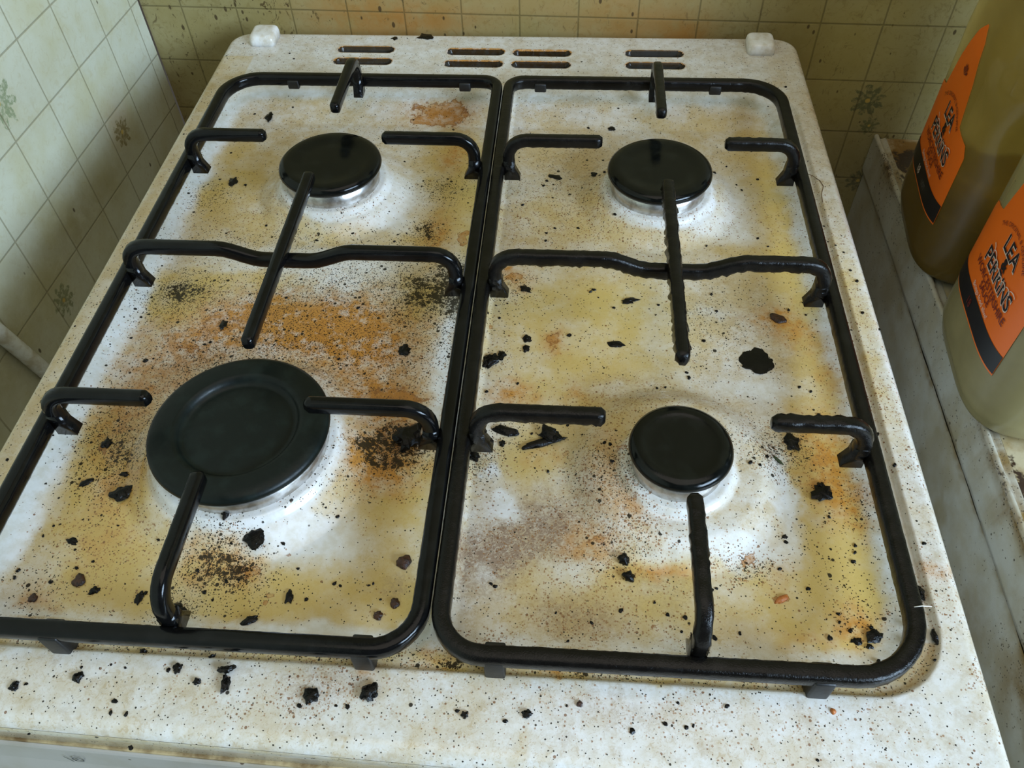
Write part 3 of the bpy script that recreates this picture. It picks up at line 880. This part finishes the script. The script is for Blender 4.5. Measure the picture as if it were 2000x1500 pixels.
def bar_obj(name, bm, mat, parent, off):
    bmesh.ops.recalc_face_normals(bm, faces=bm.faces)
    bmesh.ops.translate(bm, verts=bm.verts, vec=-Vector(off))
    return bm_obj(name, bm, mat, parent)
def foot_bm(bm, leg, inward, side, w):
    """flared toe of a prong, pointing into the tray; 'inward' and 'side' are unit vectors"""
    L = Vector(leg); I = Vector(inward); N = Vector(side)
    prof = [(-.0035, .004), (-.0035, -.0042), (.0074, -.0042), (.0078, -.0034), (.0058, .0006), (.0042, .004), (.0038, .011), (-.0035, .011)]
    f1 = [bm.verts.new(L + I * a + Vector((0, 0, b)) + N * (w * .5)) for a, b in prof]
    f2 = [bm.verts.new(L + I * a + Vector((0, 0, b)) - N * (w * .5)) for a, b in prof]
    n = len(prof)
    bm.faces.new(f1); bm.faces.new(f2[::-1])
    for i in range(n): bm.faces.new([f1[i], f2[i], f2[(i + 1) % n], f1[(i + 1) % n]])
def pan_support(x0, x1, rads, bxr, byr, byf, mat, rough, lab, rs, padx):
    y0, y1 = .0355, .4990
    root = empty('pan_support', ((x0 + x1) / 2, (y0 + y1) / 2, hz((x0 + x1) / 2, .036)))
    tag(root, lab, 'pan support')
    off = root.location.copy()
    # frame loop: corners bl, br, tr, tl
    path = []
    f = lambda a, b: (a, b, ZFR)
    path += arc((x0 + rads[0], y0 + rads[0]), rads[0], 180, 270, 8, f)
    path += arc((x1 - rads[1], y0 + rads[1]), rads[1], 270, 360, 8, f)
    path += arc((x1 - rads[2], y1 - rads[2]), rads[2], 0, 90, 8, f)
    path += arc((x0 + rads[3], y1 - rads[3]), rads[3], 90, 180, 8, f)
    bm = bmesh.new(); sweep_bm(bm, path, (0, 0, 1), .0092, .0084, closed=True, rough=rough[0], seed=rs)
    bar_obj('frame', bm, mat, root, off)
    R = .0125
    def prong(ax, fixed, edge, tip, rgh, seed, foot=True):
        """ax 'x': runs in x at y=fixed from the frame side 'edge' to 'tip'"""
        s = 1 if tip > edge else -1; leg = edge + s * .0076
        pts2 = [(leg, ZL), (leg, ZT - R)] + [(leg + s * R * (1 - math.cos(math.radians(t))), ZT - R + R * math.sin(math.radians(t))) for t in range(15, 91, 15)] + [(tip, ZT)]
        mk = (lambda a, z: (a, fixed, z)) if ax == 'x' else (lambda a, z: (fixed, a, z))
        N = (0, 1, 0) if ax == 'x' else (1, 0, 0)
        bm = bmesh.new(); sweep_bm(bm, [mk(a, z) for a, z in pts2], N, .0072, .0082, rough=rgh, seed=seed)
        if foot:
            inn = (s, 0, 0) if ax == 'x' else (0, s, 0)
            foot_bm(bm, mk(leg, ZL), inn, N, .0072)
        bar_obj('prong', bm, mat, root, off)
    prong('x', byr, x0, bxr - .0415, rough[1], rs + 1); prong('x', byr, x1, bxr + .0405, rough[1], rs + 2)
    prong('x', byf, x0, bxr - .0405, rough[2], rs + 3); prong('x', byf, x1, bxr + .0405, rough[2] * .8, rs + 4)
    prong('y', bxr, y1, .4180, rough[1], rs + 5); prong('y', bxr, y0, .1065, rough[3], rs + 6)
    # cross bar dipping in the middle under the long rod
    lx, rx = x0 + .0076, x1 - .0076; ym = .2665; dz = .0078
    def zc(x):
        t = abs(x - bxr - .001)
        return ZT - dz * (1 - float(sstep(.014, .042, np.array(t))))
    pts2 = [(lx, ym, ZL), (lx, ym, ZT - R)] + [(lx + R * (1 - math.cos(math.radians(t))), ym, ZT - R + R * math.sin(math.radians(t))) for t in range(15, 91, 15)]
    k = 40
    for i in range(1, k): x = lx + R + (rx - lx - 2 * R) * i / k; pts2.append((x, ym, zc(x)))
    pts2 += [(rx - R * (1 - math.cos(math.radians(t))), ym, ZT - R + R * math.sin(math.radians(t))) for t in range(90, 14, -15)] + [(rx, ym, ZT - R), (rx, ym, ZL)]
    bm = bmesh.new(); sweep_bm(bm, pts2, (0, 1, 0), .0074, .0084, rough=rough[4], seed=rs + 7)
    foot_bm(bm, (lx, ym, ZL), (1, 0, 0), (0, 1, 0), .0074); foot_bm(bm, (rx, ym, ZL), (-1, 0, 0), (0, 1, 0), .0074)
    bar_obj('cross_bar', bm, mat, root, off)
    bm = bmesh.new(); sweep_bm(bm, [(bxr, .3410, ZT + .0004), (bxr, .1885, ZT + .0004)], (1, 0, 0), .0072, .0080, rough=rough[5], seed=rs + 8)
    bar_obj('middle_rod', bm, mat, root, off)
    for (px, py) in padx:
        bm = bmesh.new(); zz = hz(px, py)
        bz = min(zz, hz(px, py + .004), hz(px, py - .004))
        box_bm(bm, px - .0046, px + .0046, py - (.0050 if py < .3 else .0054), py + .0054, (zz - .0002) if py < .3 else .0086, ZFR + .0012)
        bmesh.ops.translate(bm, verts=bm.verts, vec=-off)
        bm_obj('rubber_foot', bm, M_RUBBER, root, .0010, 2)
    return root
pan_support(.0325, .2495, (.022, .021, .012, .027), .1385, .3848, .1505, M_BAR, (.00012, .00012, 0.0, .0001, .0001, .0002),
            'left cast pan support, cleaner and smoother, over the rear left and largest burners', 40,
            [(.0850, .0355), (.2255, .0362), (.0842, .4985), (.2230, .4985)])
pan_support(.2585, .4675, (.020, .030, .027, .012), .3715, .3848, .1505, M_CRUST, (.0002, .0003, .0007, .0006, .0007, .0014),
            'right cast pan support, its bars rough with burnt black crust', 80,
            [(.2841, .0362), (.4238, .0355), (.2830, .4990), (.4195, .4990)])

# ---------------------------------------------------------------- burnt crumbs
CM = {'k': M_CHAR, 'b': M_BROWN, 'o': M_ORANGE, 'g': M_GREEN, 'w': M_GRAIN}
def crumb_mesh(name, L, Wd, H, seed, sub=2, jag=.28):
    rg = random.Random(seed); bm = bmesh.new(); bmesh.ops.create_icosphere(bm, subdivisions=sub, radius=1)
    ph = [Vector((rg.uniform(-1, 1), rg.uniform(-1, 1), rg.uniform(-1, 1))) * rg.uniform(1.5, 5.5) for _ in range(6)]
    of = [rg.uniform(0, 6.28) for _ in range(6)]
    for v in bm.verts:
        q = sum(math.sin(v.co.dot(p) + o) for p, o in zip(ph, of)) / 6
        a = math.atan2(v.co.y, v.co.x)
        q2 = math.sin(5 * a + of[0]) * .35 + math.sin(9 * a + of[1]) * .25 + math.sin(3 * a + of[2]) * .3
        s = 1 + jag * (q * 1.6 + q2 + rg.uniform(-.4, .4))
        v.co = Vector((v.co.x * s * L / 2, v.co.y * s * Wd / 2, max(v.co.z * (1 + jag * q), -.45) * H / 2))
    zmin = min(v.co.z for v in bm.verts)
    for v in bm.verts: v.co.z -= zmin
    me = bpy.data.meshes.new(name); bm.to_mesh(me); bm.free(); return me
for i, (x, y, L, Wd, ang, k, H, lab) in enumerate(CRUMBS):
    X, Yc = x / 1000, y / 1000
    nm = {'k': 'burnt_crumb', 'b': 'brown_crumb', 'o': 'orange_crumb', 'g': 'herb_sprig', 'w': 'food_grain'}[k]
    me = crumb_mesh(nm, L / 1000, Wd / 1000, H / 1000, 100 + i, 3 if L > 2.5 else 2, .18 if k != 'k' else (.22 if L > 1.9 * Wd else .36))
    o = link(nm, me, CM[k], None, smooth=('round' in lab or 'bead' in lab or k != 'k'))
    zz = max(hz(X, Yc), hz(X + L / 4000, Yc), hz(X - L / 4000, Yc)) - .0002
    if 'lying on the long twig' in lab: zz += .0015
    if 'lying across the top of' in lab: zz += .0018
    o.location = (X, Yc, zz); o.rotation_euler = (0, 0, math.radians(ang))
    tag(o, lab, {'g': 'herb sprig'}.get(k, 'crumb'), 'pieces of burnt food on the hob')
protos = [crumb_mesh('burnt_crumb', .0021, .0017, .0012, 900 + i, 2, .3) for i in range(7)]
n = 0
for lab, pts in SMALL.items():
    for (x, y) in pts:
        me = protos[n % 7]; X, Yc = x / 1000, y / 1000
        o = bpy.data.objects.new('burnt_crumb', me); COL.objects.link(o)
        if not me.materials: me.materials.append(M_CHAR)
        s = rnd.uniform(.6, 1.35)
        o.location = (X, Yc, hz(X, Yc) - .0001); o.rotation_euler = (0, 0, rnd.uniform(0, 6.28)); o.scale = (s, s * rnd.uniform(.7, 1.1), s)
        tag(o, lab, 'crumb', lab.replace('tiny black crumb', 'tiny crumbs')); n += 1
# pale grain stuck on a prong of the right support
me = crumb_mesh('food_grain', .0034, .0020, .0016, 991, 2, .08)
o = link('food_grain', me, M_GRAIN); o.location = (.3170, .1483, .0398); o.rotation_euler = (.5, 0, .2)
tag(o, 'tiny white grain stuck to the front left prong of the right pan support', 'crumb')

# ---------------------------------------------------------------- gas pipe on the left wall
def tube(name, pts, r, mat, parent=None, seg=16):
    bm = bmesh.new(); rings = []
    P = [Vector(p) for p in pts]
    for i, p in enumerate(P):
        T = (P[min(i + 1, len(P) - 1)] - P[max(i - 1, 0)]).normalized(); A = T.orthogonal().normalized() if abs(T.x) > .9 else T.cross(Vector((1, 0, 0))).normalized(); B = T.cross(A)
        rings.append([bm.verts.new(p + (A * math.cos(2 * math.pi * k / seg) + B * math.sin(2 * math.pi * k / seg)) * r) for k in range(seg)])
    for a, b in zip(rings, rings[1:]):
        for k in range(seg): bm.faces.new([a[k], a[(k + 1) % seg], b[(k + 1) % seg], b[k]])
    bm.faces.new(rings[0][::-1]); bm.faces.new(rings[-1]); bmesh.ops.recalc_face_normals(bm, faces=bm.faces)
    return bm_obj(name, bm, mat, parent)
def hair(pts, mat, lab, nm, r=.00022):
    o = tube(nm, pts, r, mat, None, 6); tag(o, lab, 'hair')
M_HAIR = simple('brown_hair', (.12, .06, .02), .4); M_FIB = simple('pale_fibre', (.75, .72, .68), .4)
hair([(.4765 + .0000, .407, .0003), (.4820, .404, .0004), (.4865, .398, .0004), (.4878, .392, .0003), (.4850, .383, .0003), (.4842, .374, .0003)], M_HAIR, 'fine brown hair curled on the right rim of the hob', 'hair')
hair([(.4665, .0662, .0194), (.4700, .0668, .0196), (.4745, .0672, .0186)], M_FIB, 'short pale fibre lying across the right bar near the front', 'fibre')
M_PIPE = simple('chipped_white_paint', (.74, .74, .70), .35, bump=(60, .3), var=(70, (.50, .44, .32)))
pz = [-.25, -.15, -.10, -.05, .0, .06, .14]
o = tube('gas_pipe', [(xl(.28) + .0068 , .2845 - (z + .049) * .235, z) for z in pz], .0062, M_PIPE)
tag(o, 'white painted gas pipe slanting up the left wall beside the cooker', 'pipe')

# ---------------------------------------------------------------- neighbouring unit with its worktop on the right
XC, ZW = .600, -.1000
unit_side = NT('greasy_vinyl_tile_wrap')
def mat_unit():
    m = unit_side
    sp = m.t.nodes.new('ShaderNodeSeparateXYZ'); m.t.links.new(m.co(), sp.inputs[0])
    n1 = m.noise(30, 5, .6); n2 = m.noise(150, 5, .7, dist=1); n3 = m.noise(12, 4, .6)
    col = m.mix(m.ramp(n1, .35, .7), (.52, .51, .44), (.44, .40, .29))
    col = m.mix(m.math('MULTIPLY', m.ramp(n3, .52, .68), .5), col, (.30, .23, .10))
    A, Bs, K, _ = m.attr('stain_a')
    col = m.mix(m.math('MULTIPLY', A, m.ramp(n1, .3, .6, .4, 1.1), clamp=True), col, (.20, .12, .03))
    s = m.specks(260, m.math('MULTIPLY_ADD', K, .5, .05), .28); s2 = m.specks(700, m.math('MULTIPLY_ADD', K, .5, .05), .4)
    col = m.mix(m.math('MULTIPLY', m.math('MAXIMUM', s, s2), .8), col, (.04, .028, .015))
    k3 = m.ramp(m.math('ADD', K, m.math('MULTIPLY', m.math('SUBTRACT', n2, .5), 2.0)), .85, 1.1)
    col = m.mix(k3, col, (.03, .014, .006))
    m.bump(n2, .3, .0008); m.set(col=col, rough=.38); return m.m
M_UNIT = mat_unit()
def uncol(me, f):
    co = np.empty(len(me.vertices) * 3, np.float32); me.vertices.foreach_get('co', co); co = co.reshape(-1, 3)
    color_attr(me, 'stain_a', f(co))
unit = empty('kitchen_unit', (.90, .27, ZF)); tag(unit, 'low kitchen unit wrapped in grimy pale vinyl, standing just right of the cooker', 'cabinet')
worktop = empty('worktop', (.90, .27, ZW - .042)); tag(worktop, 'stained cream worktop with a dirty raised edge, under the two sauce jugs', 'worktop')
yu1 = .6118; yu0 = -.60
def grid_sheet(name, P0, U, Vv, nu, nv, f, mat, parent, disp=None):
    P0, U, Vv = (np.array(a, float) for a in (P0, U, Vv))
    gu, gv = np.meshgrid(np.linspace(0, 1, nu + 1), np.linspace(0, 1, nv + 1), indexing='ij')
    V = (P0 + gu[..., None] * U + gv[..., None] * Vv).reshape(-1, 3)
    if disp: V = disp(V)
    idx = np.arange((nu + 1) * (nv + 1)).reshape(nu + 1, nv + 1)
    Q = np.stack([idx[:-1, :-1], idx[1:, :-1], idx[1:, 1:], idx[:-1, 1:]], -1).reshape(-1, 4)
    me = np_mesh(name, V, Q); uncol(me, f)
    o = link(name, me, mat, parent); o.location = -Vector(parent.location); return o
def blobs3(co, lst, iy=1, iz=2):
    out = np.zeros((len(co), 4)); y = co[:, iy]; z = co[:, iz]
    wy = y + .004 * vnoise(y, z, 90, 3); wz = z + .004 * vnoise(y, z, 90, 8)
    for (c, yy, zz, ry, rz, s) in lst: out[:, c] += s * np.exp(-((wy - yy) / ry) ** 2 - ((wz - zz) / rz) ** 2)
    return np.clip(out, 0, 1.6)
side_bl = [(0, .10, -.16, .03, .03, .7), (2, .10, -.15, .03, .02, .5), (0, .02, -.19, .05, .04, .4), (0, .30, -.146, .25, .0035, .8), (0, .20, -.105, .12, .005, .9), (2, .22, -.103, .12, .004, .8),
           (2, .56, -.103, .03, .006, 1.0), (0, .56, -.106, .04, .008, .8), (2, .50, -.106, .03, .004, .9), (0, .05, -.12, .10, .03, .35), (2, .0, -.12, .1, .03, .2), (2, .12, -.12, .02, .03, .4), (0, .16, -.20, .03, .03, .4)]
sf = lambda co: blobs3(co, side_bl)
def side_disp(V):                    # skin slightly rippled
    V = V.copy(); V[:, 0] += .0010 * vnoise(V[:, 1], V[:, 2], 18, 12); return V
# unit body below
grid_sheet('side_panel', (XC + .0022, yu1, -.56), (0, yu0 - yu1, 0), (0, 0, .56 - .1462), 300, 110, sf, M_UNIT, unit, side_disp)['label'] = 'pale vinyl-wrapped side facing the cooker'
bm = bmesh.new(); box_bm(bm, XC + .006, 1.20, yu0 + .001, .589, ZF, -.1440)
o = bm_obj('carcass', bm, simple('unit_carcass', (.33, .31, .26), .5), unit, smooth=False); o.location = -Vector(unit.location)
# worktop: rolled raised edge strip, fascia and top surface
def wt_profile():
    # (x, z) from the foot of the fascia up over the bead and onto the surface
    p = [(XC + .004, -.1435), (XC + .0004, -.1425), (XC - .0002, -.138), (XC, -.112), (XC + .0002, -.104)]
    p += [(XC + .0022 - .0022 * math.cos(math.radians(a)), -.1025 + .0024 * math.sin(math.radians(a))) for a in range(0, 181, 30)]
    p += [(XC + .0052, -.1050), (XC + .0085, -.1052), (XC + .0105, -.1040), (XC + .0125, -.1052)]
    return p
pr = wt_profile(); ny = 520
ys = np.linspace(yu1, yu0, ny + 1)
V = np.array([[(x, y, z) for (x, z) in pr] for y in ys]).reshape(-1, 3)
V[:, 0] += .0006 * vnoise(V[:, 1], V[:, 2], 25, 4)
k = len(pr); idx = np.arange((ny + 1) * k).reshape(ny + 1, k)
Q = np.stack([idx[:-1, :-1], idx[1:, :-1], idx[1:, 1:], idx[:-1, 1:]], -1).reshape(-1, 4)
me = np_mesh('edge_strip', V, Q); uncol(me, sf)
o = link('edge_strip', me, M_UNIT, worktop); o.location = -Vector(worktop.location); o['label'] = 'pale front edge of the worktop with a raised bead'
top_bl = [(0, .625, .585, .05, .04, 1.4), (2, .632, .578, .035, .022, 1.5), (2, .612, .53, .008, .03, 1.2), (0, .615, .10, .02, .14, .9), (2, .613, .20, .006, .06, 1.2), (2, .62, .10, .01, .10, .8), (0, .66, .12, .06, .16, .5)]
mt = NT('cream_worktop')
A_, B_, K_, _ = mt.attr('stain_a'); n1 = mt.noise(40, 5, .6); n2 = mt.noise(160, 5, .7)
c_ = mt.mix(mt.ramp(n1, .35, .7), (.56, .50, .33), (.42, .33, .15))
c_ = mt.mix(mt.math('MULTIPLY', A_, mt.ramp(n1, .3, .6, .5, 1.1), clamp=True), c_, (.20, .10, .02))
c_ = mt.mix(mt.ramp(mt.math('ADD', K_, mt.math('MULTIPLY', mt.math('SUBTRACT', n2, .5), 2.0)), .8, 1.1), c_, (.03, .012, .005))
c_ = mt.mix(mt.specks(300, .12, .3), c_, (.06, .03, .01))
mt.set(col=c_, rough=.35); mt.bump(n2, .3)
o = grid_sheet('surface', (XC + .0120, yu1, -.1050), (0, yu0 - yu1, 0), (.588, 0, 0), 420, 240, lambda co: blobs3(co, top_bl, 0, 1), mt.m, worktop, lambda V: V - np.stack([V[:, 0] * 0, (V[:, 0] - .612) * .0365, V[:, 0] * 0], -1))
bm = bmesh.new(); box_bm(bm, XC + .006, 1.20, yu0, .589, -.1435, -.1056)
o = bm_obj('board', bm, simple('worktop_board', (.40, .36, .27), .5), worktop, smooth=False); o.location = -Vector(worktop.location)

# ---------------------------------------------------------------- sauce jugs
M_JUG = {}
def mat_jug(name, col, dens):
    m = NT(name); n = m.noise(25, 4)
    c = m.mix(m.ramp(n, .3, .7), col, tuple(v * .82 for v in col))
    s = m.specks(160, .05, .18); c = m.mix(m.math('MULTIPLY', s, .7), c, (.10, .06, .02))
    m.set(col=c, rough=.26, trans=dens, ior=1.3, coat=.25, coatr=.05)
    m.bump(m.noise(14, 3), .25, .002)
    return m.m
A_J, B_J, EXPN = .0705, .0705, 4.0
PROF = [(0, .80), (.002, .88), (.008, .95), (.018, .99), (.030, 1.0), (.100, 1.0), (.165, 1.0), (.180, .985), (.195, .95), (.210, .89), (.225, .80), (.240, .68), (.255, .54), (.268, .43), (.280, .36), (.300, .33)]
def jscale(z):
    return float(np.interp(z, [p[0] for p in PROF], [p[1] for p in PROF]))
def jug_xy(th, z):
    c, s = math.cos(th), math.sin(th)
    t = min(1, max(0, (z - .19) / .08)); ex = EXPN * (1 - t) + 2.0 * t
    r = 1.0 / ((abs(c) / A_J) ** ex + (abs(s) / B_J) ** ex) ** (1 / ex)
    r *= jscale(z)
    # thumb recess on the corner that faces the cook
    dth = (th - math.radians(-108) + math.pi) % (2 * math.pi) - math.pi
    q = math.hypot(dth * r / .030, (z - .135) / .028)
    if q < 1.25: r -= .0080 * (1 - float(sstep(.55, 1.15, np.array(q))))
    elif q < 1.6: r += .0006
    return r * c, r * s
def jug_face_x(u, z):
    """x of the label side (towards -x) at y offset u"""
    s = jscale(z); t = min(1, max(0, (z - .19) / .08)); ex = EXPN * (1 - t) + 2.0 * t
    v = min(.999, abs(u) / (B_J * s))
    return -A_J * s * (1 - v ** ex) ** (1 / ex)
def lab_half(w):
    """half width of the label at height w above its lower edge: left, right"""
    r = np.interp(w, [0, .060, .068, .072, .100, .125, .133], [.050, .050, .046, .030, .022, .010, .001])
    return r
M_ORG = NT('orange_label')
M_ORG.set(col=M_ORG.mix(M_ORG.math('MULTIPLY', M_ORG.specks(220, .06, .2), .8), (.86, .155, .008), (.30, .02, .005)), rough=.36); M_ORG.bump(M_ORG.noise(60, 3), .12)
M_ORG = M_ORG.m
M_BLK = simple('black_print', (.008, .008, .010), .35)
M_TXT = simple('black_lettering', (.010, .008, .008), .4)
M_RED = simple('dark_red_lettering', (.16, .015, .01), .4)
M_WHT = simple('pale_lettering', (.75, .60, .50), .4)
LB = .051          # label's lower edge above the jug's base
def text_mesh(body, size, bold=0.0, xscale=1.0, shear=0.0):
    cu = bpy.data.curves.new('t', 'FONT'); cu.body = body; cu.size = size; cu.align_x = 'CENTER'; cu.offset = bold; cu.shear = shear
    cu.resolution_u = 3
    o = bpy.data.objects.new('t', cu); COL.objects.link(o)
    dg = bpy.context.evaluated_depsgraph_get(); me = bpy.data.meshes.new_from_object(o.evaluated_get(dg))
    bpy.data.objects.remove(o); bpy.data.curves.remove(cu)
    for v in me.vertices: v.co.x *= xscale
    me.materials.clear(); return me
def jug(cx, cy, rz, label, liq_top, jm, lm, cut_band, txt18):
    root = empty('sauce_jug', (cx, cy, -.1046), rz); tag(root, label, 'jug', None)
    nth, zs = 128, []
    for i in range(len(PROF) - 1):
        a, b = PROF[i][0], PROF[i + 1][0]; k = max(1, int(math.ceil((b - a) / .003)))
        zs += [a + (b - a) * j / k for j in range(k)]
    zs.append(PROF[-1][0])
    vs, fs = [], []
    for z in zs:
        for k in range(nth):
            x, y = jug_xy(2 * math.pi * k / nth - math.pi, z); vs.append((x, y, z))
    for j in range(len(zs) - 1):
        for k in range(nth): fs.append((j * nth + k, j * nth + (k + 1) % nth, (j + 1) * nth + (k + 1) % nth, (j + 1) * nth + k))
    fs.append(tuple(range(nth))[::-1]); fs.append(tuple((len(zs) - 1) * nth + k for k in range(nth)))
    b_ = link('body', mesh_from('body', vs, fs), jm, root); b_['label'] = 'cloudy translucent plastic body'
    # liquid inside
    vs, fs = [], []; lz = [z for z in zs if .004 < z < liq_top] + [liq_top]
    for z in lz:
        for k in range(nth):
            x, y = jug_xy(2 * math.pi * k / nth - math.pi, z); vs.append((x * .965, y * .965, z))
    for j in range(len(lz) - 1):
        for k in range(nth): fs.append((j * nth + k, j * nth + (k + 1) % nth, (j + 1) * nth + (k + 1) % nth, (j + 1) * nth + k))
    fs.append(tuple(range(nth))[::-1]); fs.append(tuple((len(lz) - 1) * nth + k for k in range(nth)))
    l_ = link('oily_liquid', mesh_from('oily_liquid', vs, fs), lm, root); l_['label'] = 'cloudy yellowish liquid inside'
    # cap and handle
    lathe('screw_cap', [(.021, 0), (.0265, 0), (.0265, .020), (.0245, .023), (.001, .023)], simple('black_cap', (.02, .02, .02), .4), root, 48, .292)
    tube('handle', [(.026, .0, .272), (.052, .0, .276), (.074, .0, .262), (.086, .0, .236), (.084, .0, .206), (.072, .0, .186), (.060, 0, .180)], .0085, jm, root)
    # label: orange sheet wrapped on the -x side, u runs towards -y (reading direction)
    def onto(u, w, lift):
        z = LB + w; return (jug_face_x(u, z) - lift, -u, z)
    def patch(name, w0, w1, nw, lift, mat, hw=None, parent=None):
        vs, fs = [], []; nu = 40
        for j in range(nw + 1):
            w = w0 + (w1 - w0) * j / nw; h = float(lab_half(w)) if hw is None else hw
            for i in range(nu + 1): vs.append(onto(-h + 2 * h * i / nu, w, lift))
        for j in range(nw):
            for i in range(nu): a = j * (nu + 1) + i; fs.append((a, a + 1, a + nu + 2, a + nu + 1))
        return link(name, mesh_from(name, vs, fs), mat, parent if parent is not None else root)
    lb = patch('label', 0, .133, 110, .0005, M_ORG); lb['label'] = 'orange paper label with black lettering'
    bd = patch('black_band', .0016, .0175, 10, .0008, M_BLK, .0499, lb); bd['label'] = 'black band along the foot of the label'
    def letter(name, body, size, u, w, mat, bold=0.0, xs=1.0, rot=0.0, lift=.0011, shear=0.0, arcr=None):
        me = text_mesh(body, size, bold, xs, shear); bm = bmesh.new(); bm.from_mesh(me)
        bmesh.ops.triangulate(bm, faces=bm.faces)
        cr, sr = math.cos(rot), math.sin(rot)
        for v in bm.verts:
            a, b = v.co.x, v.co.y
            if arcr:
                an = a / arcr; a, b = (arcr + b) * math.sin(an), (arcr + b) * math.cos(an) - arcr
            p = onto(u + a * cr - b * sr, w + a * sr + b * cr, lift); v.co = p
        bm.to_mesh(me); bm.free(); me.name = name
        return link(name, me, mat, lb, smooth=False)
    letter('lettering', 'LEA', .0162, .0065, .0610, M_WHT, .0006, .95, lift=.0010)
    letter('lettering', 'LEA', .0162, .0065, .0615, M_TXT, .0002, .95)
    letter('lettering', '&', .0115, .0065, .0528, M_TXT, .0004)
    letter('lettering', 'PERRINS', .0162, .0065, .0400, M_WHT, .0006, .90, lift=.0010)
    letter('lettering', 'PERRINS', .0162, .0065, .0405, M_TXT, .0002, .90)
    letter('lettering', 'WORCESTERSHIRE', .0084, .0045, .0315, M_RED, .00008, .92)
    letter('lettering', 'SAUCE', .0078, .0025, .0252, M_RED, .0001, .92)
    letter('lettering', 'Brings food alive!', .0054, .0015, .0198, M_WHT, 0.0, .95)
    letter('lettering', 'THE ORIGINAL & GENUINE', .0044, .004, .0770, M_RED, 0.0, 1.0, arcr=.034)
    letter('lettering', '18', .0095, -.010, .0058, M_RED if txt18 is None else M_WHT, 0.0, .8)
    if txt18: letter('lettering', txt18, .0070, .012, .0066, simple('faint_print', (.16, .15, .13), .5), 0.0, .8)
    # pale script flourish
    bm = bmesh.new(); prev = None
    for i in range(90):
        t = i / 89; u = -.016 + .048 * t + .0022 * math.sin(t * 46); w = .0535 + .0025 * math.cos(t * 46) * (1 - .4 * t) - .006 * math.sin(t * 3.1)
        a = bm.verts.new(onto(u, w, .0013)); b = bm.verts.new(onto(u + .0003, w + .0008, .0013))
        if prev: bm.faces.new([prev[0], a, b, prev[1]])
        prev = (a, b)
    bm_obj('script_flourish', bm, M_WHT, lb)
    # small crest near the label's peak
    bm = bmesh.new()
    for q in range(5):
        ang = math.pi / 2 + (q - 2) * .55; c0 = bm.verts.new(onto(0, .096, .0011)); a = .0045
        p1 = bm.verts.new(onto(a * math.cos(ang - .18), .096 + a * 1.4 * math.sin(ang - .18), .0011)); p2 = bm.verts.new(onto(a * 1.4 * math.cos(ang), .096 + a * 1.9 * math.sin(ang), .0011)); p3 = bm.verts.new(onto(a * math.cos(ang + .18), .096 + a * 1.4 * math.sin(ang + .18), .0011))
        bm.faces.new([c0, p1, p2, p3])
    bm_obj('crest', bm, M_RED, lb, smooth=False)
    return root
J1 = mat_jug('cloudy_plastic_dark', (.34, .245, .07), .78); J2 = mat_jug('cloudy_plastic_pale', (.46, .39, .19), .45)
L1 = simple('amber_oil', (.44, .27, .012), .2); L2 = simple('pale_oil', (.52, .47, .25), .25)
jug(.6600, .4620, math.radians(-6), 'rear of the two translucent sauce jugs, dark with yellow oil, by the back wall', .060, J1, L1, True, 'LOT')
jug(.6575, .3120, math.radians(-4), 'front of the two translucent sauce jugs, paler, nearest the camera on the worktop edge', .090, J2, L2, False, None)
